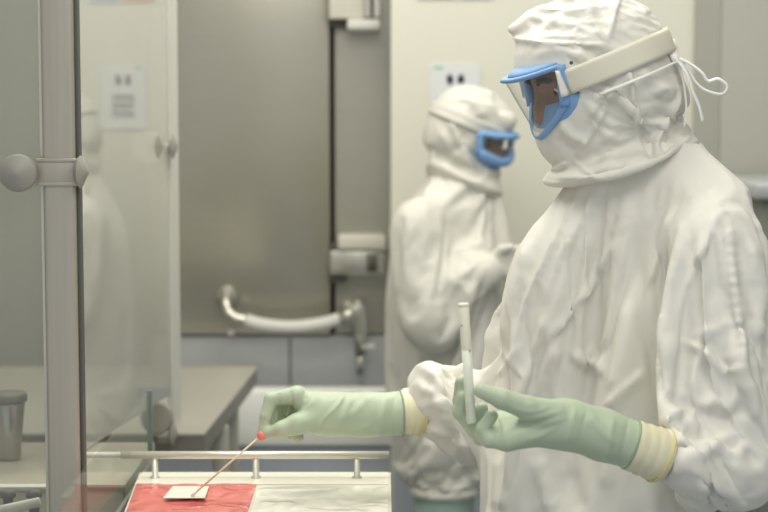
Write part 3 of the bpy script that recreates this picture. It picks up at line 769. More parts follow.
HF = [
    ([(506, 36), (530, 40), (551, 43), (580, 43), (607, 45)], 6, 4, 's'), ([(512, 33), (528, 18), (552, 0)], 3, 4), ([(520, 36), (545, 18), (570, 4)], -3, 5), ([(540, 34), (562, 12)], 2.5, 4),
    ([(587, -8), (592, 19), (600, 33), (609, 45)], 4, 3), ([(596, -8), (602, 19), (612, 38)], -3, 3), ([(622, -10), (615, 15), (610, 38)], 6, 4, 's'), ([(535, 55), (560, 50), (590, 58)], 3, 5), ([(640, -5), (650, 15)], 4, 5),
    ([(629, 70), (634, 95), (643, 127)], 8, 4, 's'), ([(605, 88), (620, 97), (634, 113)], 7, 5), ([(633, 113), (641, 118)], 4, 4), ([(576, 158), (583, 145), (597, 122), (606, 100)], 5, 4, 's'),
    ([(581, 174), (603, 171), (626, 163)], -9, 3.5), ([(641, 122), (647, 140), (655, 158)], -9, 5), ([(680, 97), (668, 118), (655, 150)], 7, 5, 's'), ([(640, 70), (655, 84), (676, 92)], 5, 6), ([(650, 95), (662, 88), (668, 100)], 6, 5), ([(684, 110), (672, 135), (660, 156)], -5, 4),
    ([(575, 162), (596, 176), (625, 171), (660, 158), (689, 139)], 5, 3), ([(545, 178), (580, 184), (622, 178), (665, 163), (691, 141)], -3, 2.5), ([(570, 160), (557, 168), (545, 178)], 5, 3),
    ([(560, 122), (572, 136), (590, 142)], 4, 5), ([(556, 138), (575, 150)], -3, 4), ([(590, 118), (600, 100), (622, 84)], 4, 5), ([(612, 130), (606, 150), (610, 165)], 3, 6),
]
folds(hoodo.data, [(p[0], p[1]*(1.0 if p[0][0][1] < 60 else 1.5))+tuple(p[2:]) for p in HF])
E_ = edges_of(hoodo.data); set_co(hoodo.data, relax(get_co(hoodo.data), E_, .3))
from mathutils.bvhtree import BVHTree
def bvh(o):
    me = o.data; return BVHTree.FromPolygons([v.co[:] for v in me.vertices], [p.vertices[:] for p in me.polygons])
# goggles
gog = None
def vis(s, top):
    a = abs(s)
    if top: return hp(.138-.060*a**2.4, .080*s, .036-.004*a)
    return hp(.124-.032*a**2.2, .074*s, -.064+.040*a**1.8)
def ribbon(b, pts, nrm, wid, th):
    """a flat band along pts; nrm gives the outward direction and wid the width direction at each point"""
    rows = []
    for p, n, w in zip(pts, nrm, wid):
        p, n, w = map(np.asarray, (p, n, w))
        rows.append([b.verts.new(Vector(p+w*a+n*th*c)) for a, c in ((-1, 0), (1, 0), (1, 1), (-1, 1))])
    for A, B in zip(rows, rows[1:]):
        for k in range(4): b.faces.new((A[k], A[(k+1) % 4], B[(k+1) % 4], B[k]))
    b.faces.new(rows[0][::-1]); b.faces.new(rows[-1])
SS = np.linspace(-1, 1, 33)
b = bmesh.new()
top = [vis(s, True) for s in SS]; bot = [vis(s, False) for s in SS]
add_tube(b, top, .0052, 10, flat=(.75, 1.25)); add_tube(b, bot, .0050, 10, flat=(1.2, .8))
for i in (0, -1):
    sgn = -1 if i == 0 else 1
    m = [top[i]+(bot[i]-top[i])*t+Lh*sgn*.002 for t in np.linspace(-.03, 1.03, 9)]
    add_tube(b, m, .0078, 10, flat=(1.0, .6))
# the ledge above the brow
led = [vis(s, True)+Uh*.004-Fh*.010 for s in SS]; led2 = [vis(s*.93, True)-Fh*.030+Uh*.013 for s in SS]
r1 = [b.verts.new(Vector(p+Uh*.002)) for p in led]; r2 = [b.verts.new(Vector(p)) for p in led2]
r3 = [b.verts.new(Vector(p-Uh*.006)) for p in led2]; r0 = [b.verts.new(Vector(p-Uh*.004+Fh*.004)) for p in led]
for A, B in ((r0, r1), (r1, r2), (r2, r3), (r3, r0)):
    for k in range(len(A)-1): b.faces.new((A[k], A[k+1], B[k+1], B[k]))
gog = link('goggles', b, M['blue'], worker)
b = bmesh.new()   # soft skirt from the frame back to the face
loop = [vis(s, False) for s in SS]
back = [hp(.062-.012*abs(s)**2+.045*(1-abs(s)**2), (.090)*s, -.078+.048*abs(s)**2) for s in SS]
loop = [loop[0]+(top[0]-bot[0])*.35]+loop+[loop[-1]+(top[-1]-bot[-1])*.35]
back = [hp(.058, -.088, -.014)]+back+[hp(.058, .088, -.014)]
A_ = [b.verts.new(Vector(p)) for p in loop]; Mi = [b.verts.new(Vector((p+q)/2+(Lh*(.005 if i > 17 else -.005))-Uh*.006)) for i, (p, q) in enumerate(zip(loop, back))]; B_ = [b.verts.new(Vector(p)) for p in back]
for X_, Y_ in ((A_, Mi), (Mi, B_)):
    for k in range(len(X_)-1): b.faces.new((X_[k], X_[k+1], Y_[k+1], Y_[k]))
sk = link('skirt', b, M['blue'], gog)
md = sk.modifiers.new('t', 'SOLIDIFY'); md.thickness = .003; md = sk.modifiers.new('s', 'SUBSURF'); md.levels = md.render_levels = 2
b = bmesh.new()
g = [[b.verts.new(Vector(p+(q-p)*t)) for t in np.linspace(0, 1, 5)] for p, q in zip(top, bot)]
for i in range(len(g)-1):
    for k in range(4): b.faces.new((g[i][k], g[i+1][k], g[i+1][k+1], g[i][k+1]))
link('lens', b, M['lens'], gog)
b = bmesh.new()   # inner guard over nose and cheeks
inn = [hp(.104-.045*abs(s)**2, .072*s, -.021) for s in SS]
i0 = [b.verts.new(Vector(p)) for p in bot]; i1 = [b.verts.new(Vector(p)) for p in inn]
for k in range(len(SS)-1): b.faces.new((i0[k], i0[k+1], i1[k+1], i1[k]))
link('nose_guard', b, M['blue'], gog)
# strap round the hood
T = bvh(hoodo)
sd, sn = np.array([.925, 0, .38]), np.array([-.38, 0, .925])
def strap_run(c0, half, th0, th1, n=60, lift=.0025, rows=7):
    ths = np.linspace(th0, th1, n); G = []
    R = np.zeros((rows, n))
    for i, w in enumerate(np.linspace(-half, half, rows)):
        for j, t in enumerate(ths):
            d = math.cos(t)*sd-math.sin(t)*np.array([0, 1.0, 0])
            c = c0+sn*w; o_ = c+d*.3
            hit = T.ray_cast(Vector(o_), Vector(-d), .4)
            R[i, j] = np.linalg.norm(np.array(hit[0])-c) if hit[0] is not None else np.nan
    for i in range(rows):
        bad = np.isnan(R[i]); R[i][bad] = np.interp(np.flatnonzero(bad), np.flatnonzero(~bad), R[i][~bad])
    Rm = R.copy()
    k = 5
    for i in range(rows):
        mx = np.array([R[max(0, i-1):i+2, max(0, j-k):j+k+1].max() for j in range(n)])
        Rm[i] = np.convolve(np.pad(mx, 4, 'edge'), np.ones(9)/9, 'valid')
    Rm = .65*Rm+.35*Rm.mean(0)
    return [[c0+sn*w+(math.cos(t)*sd-math.sin(t)*np.array([0, 1.0, 0]))*(Rm[i, j]+lift) for i, w in enumerate(np.linspace(-half, half, rows))] for j, t in enumerate(ths)]
def sheet(b, G):
    vs = [[b.verts.new(Vector(p)) for p in r] for r in G]
    for a, c in zip(vs, vs[1:]):
        for k in range(len(a)-1): b.faces.new((a[k], a[k+1], c[k+1], c[k]))
c0 = W(610, 63, YH)
G = strap_run(c0, .0185, math.radians(-131), math.radians(131), 90)
b = bmesh.new(); sheet(b, G); st = link('strap', b, M['strap'], gog)
md = st.modifiers.new('t', 'SOLIDIFY'); md.thickness = .0009; md.offset = 1
# clear ends from the strap to the frame
for sgn, row in ((1, G[-1]), (-1, G[0])):
    e0 = hp(.090, .091*sgn, .030); e1 = hp(.097, .090*sgn, -.010)
    b = bmesh.new(); r2 = [e1+(e0-e1)*t for t in np.linspace(0, 1, 7)]
    sheet(b, [row, [(np.asarray(p)*.5+q*.5)+Lh*sgn*.003 for p, q in zip(row, r2)], r2])
    o_ = link('strap_end', b, M['strap_clear'], gog); md = o_.modifiers.new('t', 'SOLIDIFY'); md.thickness = .002
b = bmesh.new(); bmesh.ops.create_icosphere(b, subdivisions=2, radius=.0035, matrix=Matrix.Translation(hp(.062, .086, .030))); link('pivot_pin', b, M['dark'], gog)
# eyes and brows
for s in (-1, 1):
    b = bmesh.new(); bmesh.ops.create_uvsphere(b, u_segments=20, v_segments=14, radius=.0105, matrix=Matrix.Translation(hp(.0745, .031*s, -.007))); link('eye', b, M['eye'], worker)
    b = bmesh.new(); bmesh.ops.create_uvsphere(b, u_segments=16, v_segments=10, radius=.0068, matrix=Matrix.Translation(hp(.0800, .031*s, -.009))); link('iris', b, M['iris'], worker)
    b = bmesh.new(); add_tube(b, catmull([hp(.098, .012*s, .012), hp(.099, .028*s, .018), hp(.088, .050*s, .013)], 5), [.002]+[.0042]*9+[.0015], 8); link('eyebrow', b, M['brow'], worker)
# tie ribbons
def flat_ribbon(pts, r, name, m, par, sec=(1.6, .35)):
    b = bmesh.new(); add_tube(b, catmull(pts, 6), r, 8, flat=sec); return link(name, b, m, par)
def onh(px, py, lift=.004):
    e = W(px, py, 3.0)-CAM; e /= np.linalg.norm(e); h = T.ray_cast(Vector(CAM), Vector(e), 5)
    if h[0] is None: return W(px, py, 2.62)
    return np.array(h[0])-e*lift
yb = onh(668, 52)[1]
b = bmesh.new(); kp = [(670, 38), (672, 46), (674, 55), (676, 63)]
ribbon(b, [onh(x, y, .005) if i < 2 else W(x, y, yb-.004) for i, (x, y) in enumerate(kp)], [(0, -1, 0)]*4, [(.0070, 0, -.001), (.0085, 0, -.001), (.0075, 0, 0), (.0045, 0, 0)], .002)
tie = link('tie_knot', b, M['ribbon'], worker)
flat_ribbon([W(675, 57, yb), W(690, 64, yb-.005), W(702, 73, yb-.01), W(708, 81, yb-.012), W(718, 79, yb-.012), W(727, 86, yb-.012), W(723, 94, yb-.012), W(709, 92, yb-.006), W(697, 84, yb), W(685, 66, yb), W(676, 58, yb)], .0040, 'ribbon_loop', M['ribbon'], tie, (.6, 1.3))
flat_ribbon([W(676, 58, yb-.002), W(687, 74, yb-.01), W(693, 92, yb-.012), W(699, 106, yb-.012), W(703, 122, yb-.012)], .0038, 'ribbon_tail', M['ribbon'], tie, (.6, 1.3))
flat_ribbon([W(677, 60, yb), W(683, 80, yb), W(686, 105, yb), W(684, 128, yb)], .0030, 'ribbon_tail', M['ribbon'], tie, (.6, 1.3))
c1 = W(625, 78, YH)
G = strap_run(W(618, 74, YH)-sn*.014, .0020, math.radians(-115), math.radians(115), 60, .002, 3)
b = bmesh.new(); sheet(b, G); o_ = link('mask_tie', b, M['ribbon'], worker); md = o_.modifiers.new('t', 'SOLIDIFY'); md.thickness = .0015; md.offset = 1
# ---- gloves, cuffs, boots of the near worker
def glove_mesh(arm, wrist, mcps, fingers, thumb, h=.0017, palm=.019, k=.009):
    """arm: [(point, r)]; fingers: list of chains [(point, r)]; thumb: chain"""
    def f(P):
        d = sd_chain(P, [p for p, r in arm], [r for p, r in arm], .02)
        pd = None
        for m in mcps:
            e = sd_cone(P, wrist, m, palm*1.25, palm*.80)
            pd = e if pd is None else smin(pd, e, .014)
        d = smin(d, pd, .025)
        for c in fingers:
            e = sd_chain(P, [p for p, r in c], [r for p, r in c], .003)
            d = smin(d, e, k)
        e = sd_chain(P, [p for p, r in thumb], [r for p, r in thumb], .004)
        d = smin(d, e, .010)
        end, dirn = arm[0][0], arm[0][0]-arm[1][0]
        dirn = dirn/np.linalg.norm(dirn)
        return smax(d, (P-end)@dirn, .002)
    pts = np.array([p for c in [arm]+fingers+[thumb] for p, r in c])
    V, Fq, E = surface(f, pts.min(0)-.05, pts.max(0)+.05, h, smooth=2, project=1)
    return mesh_from(V, Fq)
def ch(*a): return [(W(x, y, z), r) for x, y, z, r in a]
# far hand, pinching the swab
armR = ch((402, 413, 2.82, .0375), (365, 415, 2.81, .0335), (340, 414, 2.803, .0315), (322, 413.5, 2.80, .0275))
mR = [W(298, 398, 2.795), W(300, 398, 2.815), W(305, 401, 2.836), W(308, 405, 2.855)]
fR = [ch((295, 395, 2.793, .0142), (271, 399, 2.788, .0112), (266, 416, 2.782, .0102), (263, 430, 2.779, .0078)),
      ch((297, 394, 2.812, .0140), (275, 399, 2.808, .0112), (272, 417, 2.802, .0102), (271, 428, 2.792, .0085)),
      ch((302, 396, 2.834, .0135), (284, 399, 2.834, .0110), (279, 417, 2.830, .0102), (289, 434, 2.812, .0098)),
      ch((308, 402, 2.855, .0120), (293, 405, 2.856, .0100), (289, 424, 2.846, .0095), (298, 437, 2.828, .0098))]
tR = ch((316, 420, 2.782, .019), (297, 424, 2.772, .0175), (282, 429, 2.768, .0135), (269, 433, 2.773, .0092))
gR = link('glove', glove_mesh(armR, W(322, 414, 2.80), mR, fR, tR), M['glove'], worker)
folds(gR.data, [([(345, 393), (338, 405), (325, 418), (312, 436)], 2.4, 2.2), ([(352, 397), (346, 410), (336, 430)], 1.6, 3), ([(388, 393), (384, 410), (378, 436)], 2.0, 3.5), ([(396, 393), (393, 415), (396, 437)], -1.6, 2.2),
    ([(370, 396), (355, 412), (340, 420)], 1.8, 4), ([(279, 392), (279, 402), (280, 412)], -2.2, 1.5), ([(290, 389), (292, 400), (292, 412)], -2.2, 1.5), ([(304, 391), (306, 400)], -1.2, 1.6), ([(375, 420), (360, 430), (345, 437)], 1.6, 3.5), ([(320, 394), (312, 404), (300, 412)], 1.2, 2.5), ([(365, 396), (372, 408), (378, 424)], 1.4, 3), ([(268, 420), (270, 428)], -.8, 1.5)])
# near hand, holding the tube
armL = ch((632, 445, 2.342, .0345), (600, 434, 2.338, .0325), (575, 426, 2.335, .028), (562, 424, 2.335, .0265))
mL = [W(512, 420, 2.352), W(508, 428, 2.336), W(506, 435, 2.32), W(508, 440, 2.304)]
fL = [ch((514, 420, 2.352, .0135), (474, 420, 2.362, .0112), (460, 401, 2.352, .0102), (461, 382, 2.338, .0085)),
      ch((508, 428, 2.338, .0138), (474, 429, 2.342, .0115), (460, 412, 2.336, .0104), (463, 397, 2.330, .0088)),
      ch((504, 435, 2.322, .0138), (481, 437, 2.326, .0115), (472, 422, 2.332, .0100), (482, 409, 2.328, .0088)),
      ch((506, 440, 2.306, .0130), (489, 440, 2.308, .0108), (482, 429, 2.312, .0095), (492, 416, 2.312, .0085))]
tL = ch((552, 414, 2.318, .020), (527, 408, 2.305, .0165), (502, 399, 2.298, .0138), (481, 391, 2.298, .0102))
gL = link('glove', glove_mesh(armL, W(560, 424, 2.335), mL, fL, tL), M['glove'], worker)
folds(gL.data, [([(575, 408), (572, 425), (566, 445)], 1.6, 3), ([(560, 412), (535, 418), (515, 422)], 1.6, 3), ([(565, 418), (545, 424), (530, 428)], 1.3, 3), ([(614, 416), (610, 440), (606, 462)], 1.4, 3), ([(628, 420), (624, 445), (618, 468)], -1.3, 2.5),
    ([(590, 410), (600, 430), (618, 445)], 1.5, 4), ([(548, 408), (530, 412), (512, 408)], 1.0, 2), ([(586, 412), (582, 430), (578, 448)], -1.1, 2.5), ([(497, 418), (500, 430), (498, 442)], -1.2, 2), ([(556, 428), (540, 436), (526, 440)], 1.2, 3)])
for g_, arm in ((gR, armR), (gL, armL)):        # darker rolled hem of each glove
    (p0, r0_), (p1, r1_) = arm[0], arm[1]; ax = (p0-p1)/np.linalg.norm(p0-p1); _, u, v = frames([p1, p0])[0]
    b = bmesh.new(); rr = r0_+.0004
    add_tube(b, [p0-ax*.0025+rr*(math.cos(q)*u+math.sin(q)*v) for q in np.linspace(0, 2*math.pi, 49)], .0016, 8, cap=False, flat=(1, 1)); link('rolled_hem', b, M['glove_dark'], g_)
# cream inner cuffs with yellow hems
def cuff(a, b2, r1, r2, r3):
    a, b2 = np.asarray(a), np.asarray(b2); ax = b2-a; L = np.linalg.norm(ax); ax = ax/L
    b = bmesh.new(); prof = [(r1*.9, -.012), (r1, 0)]+[(r1+(r2-r1)*t+.0009*math.sin(t*20), L*t) for t in np.linspace(.1, .9, 9)]+[(r2, L), (r2*.92, L+.004)]
    add_lathe(b, prof, a, ax, 48); c = link('inner_cuff', b, M['cuff'], worker)
    md = c.modifiers.new('t', 'SOLIDIFY'); md.thickness = .001
    for t, rr in ((.92, r2),):
        b = bmesh.new(); add_tube(b, [a+ax*(L*t+.0022*math.cos(q))+ (rr+.0008)*(math.cos(q)*u+math.sin(q)*v) for (tt, u, v) in [frames([a, b2])[0]] for q in np.linspace(0, 2*math.pi, 49)], .0013, 6, cap=False)
        link('yellow_hem', b, M['cuff_band'], c)
cuff(W(401, 412.5, 2.82), W(421, 411.5, 2.828), .0362, .0390, 0)
cuff(W(631, 445, 2.342), W(662, 456, 2.352), .0355, .0385, 0)
# boots
def boots(P):
    d = None
    for k, a in ((kneeL, ankL), (kneeR, ankR)):
        e = sd_chain(P, [a+np.array([0, 0, .22]), a], [.072, .058], .02)
        e = smin(e, sd_cone(P, a+np.array([.03, 0, -.045]), a+np.array([-.17, 0, -.055]), .05, .042), .03)
        d = e if d is None else np.minimum(d, e)
    return smax(d, -(P[:, 2]-.004), .01)
bt = np.stack([ankL, ankR])
for k, a in ((0, ankL), (1, ankR)):
    def one(P, a=a):
        e = sd_chain(P, [a+np.array([0, 0, .22]), a], [.076, .058], .02)
        e = smin(e, sd_cone(P, a+np.array([.03, 0, -.045]), a+np.array([-.17, 0, -.055]), .05, .042), .03)
        return smax(e, -(P[:, 2]-.004), .01)
    V, Fq, E = surface(one, a-np.array([.3, .12, .12]), a+np.array([.15, .12, .34]), .009)
    link('boot', mesh_from(V, Fq), M['boot'], worker)

# ---- the things held
ta, tb = W(463.5, 304, 2.313), W(471.5, 424, 2.313)
tube = empty('test_tube', ta, 'white labelled sample tube held upright in the near gloved hand', 'test tube')
ax = tb-ta; TL = np.linalg.norm(ax); ax = ax/TL; r = .0067
b = bmesh.new(); add_lathe(b, [(0, .002), (r*.8, .002), (r, 0), (r, TL-.004), (r*.8, TL-.0008), (0, TL)], ta, ax, 32); link('tube_body', b, M['tube_clear'], tube)
b = bmesh.new(); add_lathe(b, [(r+.0002, .003), (r+.0006, .004), (r+.0006, .062), (r+.0002, .063)], ta, ax, 32); link('tube_label', b, M['tube'], tube)
b = bmesh.new(); add_lathe(b, [(0, -.001), (r+.0007, -.001), (r+.001, 0), (r+.001, .003), (r+.0002, .0034)], ta, ax, 32); link('tube_cap', b, M['tube'], tube)
for (px, py) in ((461.5, 325.5), (470, 351)):
    b = bmesh.new(); c = W(px, py, 2.313); n = CAM-c; n /= np.linalg.norm(n)
    add_lathe(b, [(0, .0006), (.0012, .0004), (.0013, 0)], c+n*(r*.88 if px < 465 else r*.98), n, 10); link('label_mark', b, M['ink'], tube)
sa = W(264, 433, 2.776); sbxy = onz(191, 498, DZ+.006); sb = np.array([sbxy[0], sbxy[1], DZ+.0085])
sw = empty('swab_stick', sb, 'thin wooden swab pinched in the far glove touching red film', 'swab')
b = bmesh.new(); add_tube(b, [sb+(sa-sb)*.03, sa+(sa-sb)*.12], .0016, 10); link('stick', b, M['wood'], sw)
dirn = (sb-sa)/np.linalg.norm(sb-sa)
b = bmesh.new(); add_lathe(b, [(0, -.006), (.0065, -.005), (.0085, 0), (.007, .007), (.0016, .009), (0, .009)], W(262.5, 435, 2.774), dirn, 20); link('pink_grip', b, M['pink'], sw)
b = bmesh.new(); add_lathe(b, [(0, -.014), (.0018, -.013), (.0026, -.006), (.0026, -.002), (0, .001)], sb, dirn, 14); link('swab_bud', b, M['paper'], sw)
# ------------------------------------------------------------------ the far worker
YF = 4.76
far = empty('person', (W(445, 500, YF)[0], YF, 0), 'person in white hooded coverall standing beyond the bench, facing right, blue goggles', 'person')
fy = math.radians(36); fp = math.radians(15)
f0 = np.array([math.cos(fy), -math.sin(fy), 0]); Lf = np.array([math.sin(fy), math.cos(fy), 0]); z3 = np.array([0, 0, 1.0])
Ff = f0*math.cos(fp)-z3*math.sin(fp); Uf = f0*math.sin(fp)+z3*math.cos(fp); Rf = np.stack([Ff, Lf, Uf])
CF = W(470, 134, YF)
hf = lambda f, l, u: CF+Ff*f+Lf*l+Uf*u
by = math.radians(22); Bf = np.array([math.cos(by), -math.sin(by), 0]); Bl = np.array([math.sin(by), math.cos(by), 0])
def frow(py, x0, x1, b):
    """a torso ring whose outline runs from x0 to x1 in the photograph"""
    p, q = W(x0, py, YF), W(x1, py, YF); half = (q[0]-p[0])/2
    a = math.sqrt(max(.0025, (half**2-(b*math.sin(by))**2)))/math.cos(by)
    return (p[2], (p[0]+q[0])/2, YF, a, b)
FR = [frow(158, 442, 494, .07), frow(178, 424, 502, .10), frow(200, 400, 508, .15), frow(240, 382, 512, .17), frow(300, 375, 514, .18), frow(370, 379, 504, .18), frow(430, 390, 492, .17), frow(470, 398, 482, .14)]
fz = [r[0] for r in FR]
fhip = W(443, 415, YF); 
fk = [np.array([fhip[0]+.0, YF-.085, .52]), np.array([fhip[0]+.02, YF+.085, .52])]
fa = [np.array([fhip[0]-.02, YF-.09, .10]), np.array([fhip[0]+.0, YF+.09, .10])]
fsh, fel, fwr = W(416, 222, 4.60), W(420, 294, 4.55), W(484, 272, 4.58)
gsh, gel, gwr = W(468, 215, 4.92), W(468, 288, 4.92), W(498, 278, 4.74)
def fbody(P):
    d = sd_stack(P, [(z, x, y, a-.045, b-.04) for z, x, y, a, b in FR], Bf, Bl)
    d = smin(d, sd_cone(P, W(462, 175, YF), CF, .06, .055), .04)
    d = smin(d, sd_ell(P, CF, (.10, .078, .112), Rf), .02)
    d = smin(d, sd_ell(P, hf(.05, 0, -.07), (.06, .055, .06), Rf), .03)
    d = smin(d, sd_cone(P, hf(.094, 0, -.01), hf(.112, 0, -.038), .008, .014), .012)
    for a, b_, c in ((fsh, fel, fwr), (gsh, gel, gwr)): d = smin(d, sd_chain(P, [a, b_, c], [.055, .042, .03], .02), .03)
    for k, a, o in zip(fk, fa, (-.085, .085)):
        d = smin(d, sd_chain(P, [np.array([fhip[0], YF+o, fhip[2]]), k, a, a+np.array([.13, -.03, -.06])], [.09, .06, .036, .026], .02), .04)
    return d
V, Fq, E = surface(fbody, (-.25, 4.3, 0), (.75, 5.18, 1.82), .018)
fskin = link('body', mesh_from(V, Fq), M['skin'], far)
def fsuit(P):
    d = sd_stack(P, FR, Bf, Bl)
    d = smin(d, sd_chain(P, [fsh, fel, fel*.4+fwr*.6, fwr], [.085, .088, .075, .052], .02), .02)
    d = smin(d, sd_chain(P, [gsh, gel, gwr], [.085, .085, .05], .02), .02)
    for k, a, o in zip(fk, fa, (-.085, .085)):
        d = smin(d, sd_chain(P, [np.array([fhip[0], YF+o, fhip[2]]), k+np.array([0, 0, .14]), k+np.array([0, 0, .05])], [.13, .105, .098], .02), .04)
    return smax(d, .575-P[:, 2], .01)
V, Fq, E = surface(fsuit, (-.3, 4.25, .53), (.8, 5.18, 1.66), .014)
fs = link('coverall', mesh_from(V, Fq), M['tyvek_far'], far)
pin = np.maximum.reduce([sm(V[:, 2], FR[0][0]-.05, FR[0][0]-.03), sm(-V[:, 2], -.60, -.585), sm(-np.linalg.norm(V-fwr, axis=1), -.07, -.05), sm(-np.linalg.norm(V-gwr, axis=1), -.07, -.05)])
if not globals().get('NOCLOTH'): cloth(fs, [fskin], pin, frames=26, shrink=-.08, grav=.5, quality=5, bend=.3)
subdivide(fs)
def fhood(P):
    d = sd_ell(P, W(467, 129, YF), (.110, .11, .128))
    d = smin(d, sd_cone(P, hf(.05, 0, .06), hf(.098, 0, .066), .075, .035), .03)
    d = smin(d, sd_cone(P, hf(.05, 0, -.06), hf(.07, 0, -.09), .06, .045), .03)
    d = smin(d, sd_cone(P, W(452, 140, YF), W(458, 178, YF), .075, .085), .04)
    t = math.radians(24)
    d = smin(d, sd_ell(P, W(466, 178, YF), (.115, .12, .032), np.array([[math.cos(t), 0, -math.sin(t)], [0, 1, 0], [math.sin(t), 0, math.cos(t)]])), .03)
    return smax(d, -sd_ell(P, hf(.125, 0, -.01), (.075, .072, .036), Rf), .008)
V, Fq, E = surface(fhood, (-.05, 4.5, 1.3), (.55, 5.0, 1.85), .011)
V, Fq = drop(V, Fq, np.minimum(sd_ell(V, CF, (.10, .078, .112), Rf), sd_ell(V, hf(.05, 0, -.07), (.06, .055, .06), Rf)) < .004)
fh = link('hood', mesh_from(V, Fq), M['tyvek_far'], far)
qf = (V-CF)@Rf.T
pin = np.maximum(sm(qf[:, 0], .05, .08)*sm(-np.abs(qf[:, 2]), -.08, -.06), sm(-V[:, 2], -W(0, 165, YF)[2], -W(0, 175, YF)[2]))
pin = np.maximum(pin, sm(-sd_ell(V, hf(.125, 0, -.01), (.075, .072, .036), Rf), -.02, -.008))
if not globals().get('NOCLOTH'): cloth(fh, [fskin], pin, frames=12, shrink=-.03, grav=.25, quality=5, bend=1.5)
subdivide(fh)
folds(fh.data, [([(451, 118), (462, 145), (476, 172)], 9, 5, 's'), ([(440, 130), (452, 150), (470, 165)], 8, 5), ([(455, 98), (480, 104), (508, 108)], 8, 4, 's'), ([(462, 84), (470, 100), (488, 118)], 7, 5), ([(436, 150), (455, 165), (485, 180)], -8, 4), ([(490, 172), (478, 182)], 6, 4)])
def fvis(s, top):
    a = abs(s)
    if top: return hf(.136-.052*a**2.4, .082*s, .030-.004*a)
    return hf(.124-.032*a**2.2, .078*s, -.046+.020*a**1.8)
b = bmesh.new(); ft = [fvis(s, True) for s in SS]; fb = [fvis(s, False) for s in SS]
add_tube(b, ft, .008, 10); add_tube(b, fb, .014, 10)
for i, sg in ((0, -1), (-1, 1)): add_tube(b, [ft[i]+(fb[i]-ft[i])*t for t in np.linspace(-.03, 1.03, 9)], .010, 10)
fg = link('goggles', b, M['blue_far'], far)
b = bmesh.new(); o1 = [b.verts.new(Vector(p)) for p in fb]; o2 = [b.verts.new(Vector(hf(.066-.012*s*s+.04*(1-s*s), .088*s, -.078+.052*s*s))) for s in SS]; o3 = [b.verts.new(Vector(hf(.098-.04*s*s, .072*s, -.030+.01*abs(s)))) for s in SS]
for A_, B_ in ((o1, o2), (o3, o1)):
    for k in range(len(SS)-1): b.faces.new((A_[k], A_[k+1], B_[k+1], B_[k]))
o4 = [b.verts.new(Vector(p+Uf*.004)) for p in ft]; o5 = [b.verts.new(Vector(hf(.105-.05*abs(s)**2, .082*s, .046))) for s in SS]
for k in range(len(SS)-1): b.faces.new((o4[k], o4[k+1], o5[k+1], o5[k]))
link('skirt', b, M['blue_far'], fg)
b = bmesh.new(); gg = [[b.verts.new(Vector(p+(q-p)*t)) for t in np.linspace(0, 1, 4)] for p, q in zip(ft, fb)]
for i in range(len(gg)-1):
    for k in range(3): b.faces.new((gg[i][k], gg[i+1][k], gg[i+1][k+1], gg[i][k+1]))
link('lens', b, M['lens'], fg)
for s in (-1, 1):
    b = bmesh.new(); bmesh.ops.create_uvsphere(b, u_segments=12, v_segments=8, radius=.0115, matrix=Matrix.Translation(hf(.082, .031*s, -.006))); link('eye', b, M['iris'], far)
    b = bmesh.new(); add_tube(b, catmull([hf(.098, .012*s, .012), hf(.099, .028*s, .017), hf(.088, .05*s, .012)], 4), .004, 8); link('eyebrow', b, M['brow'], far)
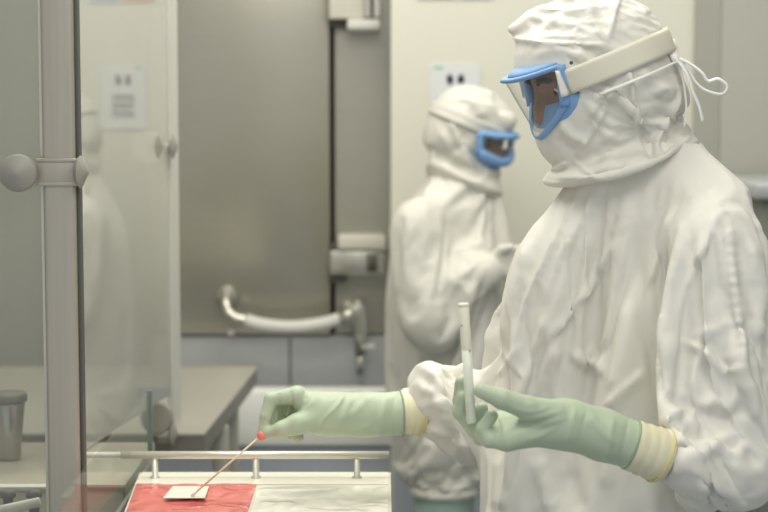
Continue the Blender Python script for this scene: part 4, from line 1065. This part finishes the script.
# strap, gloves, boots
T2 = bvh(fh); Tsave, sds, sns = T, sd, sn
T = T2; sd = np.array([-.925, 0, .38])*1.0; sn = np.array([.38, 0, .925])
G = strap_run(W(468, 122, YF), .017, math.radians(-140), math.radians(140), 60)
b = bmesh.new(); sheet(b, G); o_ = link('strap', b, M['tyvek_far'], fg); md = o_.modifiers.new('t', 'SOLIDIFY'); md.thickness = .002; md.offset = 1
T, sd, sn = Tsave, sds, sns
for wr, el, sg in ((fwr, fel, 1), (gwr, gel, -1)):
    ax = (wr-el)/np.linalg.norm(wr-el); side = np.cross(ax, z3); side /= np.linalg.norm(side); dn = np.cross(side, ax)
    hand = wr+ax*.075
    arm = [(wr-ax*.06, .036), (wr-ax*.02, .032), (wr, .028)]
    mc = [hand+dn*k for k in (.03, .01, -.01, -.03)]
    fi = [[(m, .012), (m+ax*.035+side*.006*sg, .0105), (m+ax*.055+side*.025*sg, .0095), (m+ax*.052+side*.045*sg, .0085)] for m in mc]
    th = [(wr+ax*.03+dn*.02, .017), (wr+ax*.06+dn*.045+side*.015*sg, .013), (wr+ax*.085+dn*.045+side*.03*sg, .010)]
    link('glove', glove_mesh(arm, wr, mc, fi, th, h=.0035), M['tyvek_far'], far)
for a, k in zip(fa, fk):
    def one(P, a=a, k=k):
        e = sd_chain(P, [np.array([k[0], k[1], .59]), np.array([a[0], a[1], .3]), a], [.080, .078, .062], .02)
        e = smin(e, sd_cone(P, a+np.array([-.03, 0, -.045]), a+np.array([.17, -.03, -.055]), .05, .042), .03)
        return smax(smax(e, -(P[:, 2]-.004), .01), P[:, 2]-.61, .01)
    V, Fq, E = surface(one, a-np.array([.13, .13, .13]), a+np.array([.28, .13, .5]), .012)
    link('boot', mesh_from(V, Fq), M['boot'], far)
# ------------------------------------------------------------------ light
def area(name, loc, size, power, col, look, spread=180):
    l = bpy.data.lights.new(name, 'AREA'); l.shape = 'RECTANGLE'; l.size, l.size_y = size; l.energy = power; l.color = col; l.spread = math.radians(spread)
    o = bpy.data.objects.new(name, l); COL.objects.link(o); o.location = loc
    o.rotation_euler = (Vector(look)-Vector(loc)).to_track_quat('-Z', 'Y').to_euler()
area('ceiling_panel_light', (-.5, 2.9, 2.86), (1.6, 1.0), 35, (1, .97, .88), (-.5, 2.9, 0))
area('ceiling_panel_light', (.9, 3.9, 2.86), (1.6, .8), 24, (1, .97, .88), (.9, 3.9, 0))
area('ceiling_panel_light', (-.6, 4.6, 2.86), (1.8, .6), 19, (1, .97, .88), (-.6, 4.6, 0))
area('ceiling_panel_light', (.4, 1.3, 2.86), (1.8, .8), 24, (1, .97, .88), (.4, 1.6, 0))
w = bpy.data.worlds.new('room_light'); S.world = w; w.use_nodes = True
w.node_tree.nodes['Background'].inputs[0].default_value = (.90, .93, 1.0, 1)
w.node_tree.nodes['Background'].inputs[1].default_value = .68
S.view_settings.view_transform = 'Standard'; S.view_settings.look = 'None'
S.view_settings.exposure = -0.10; S.view_settings.gamma = 1.0
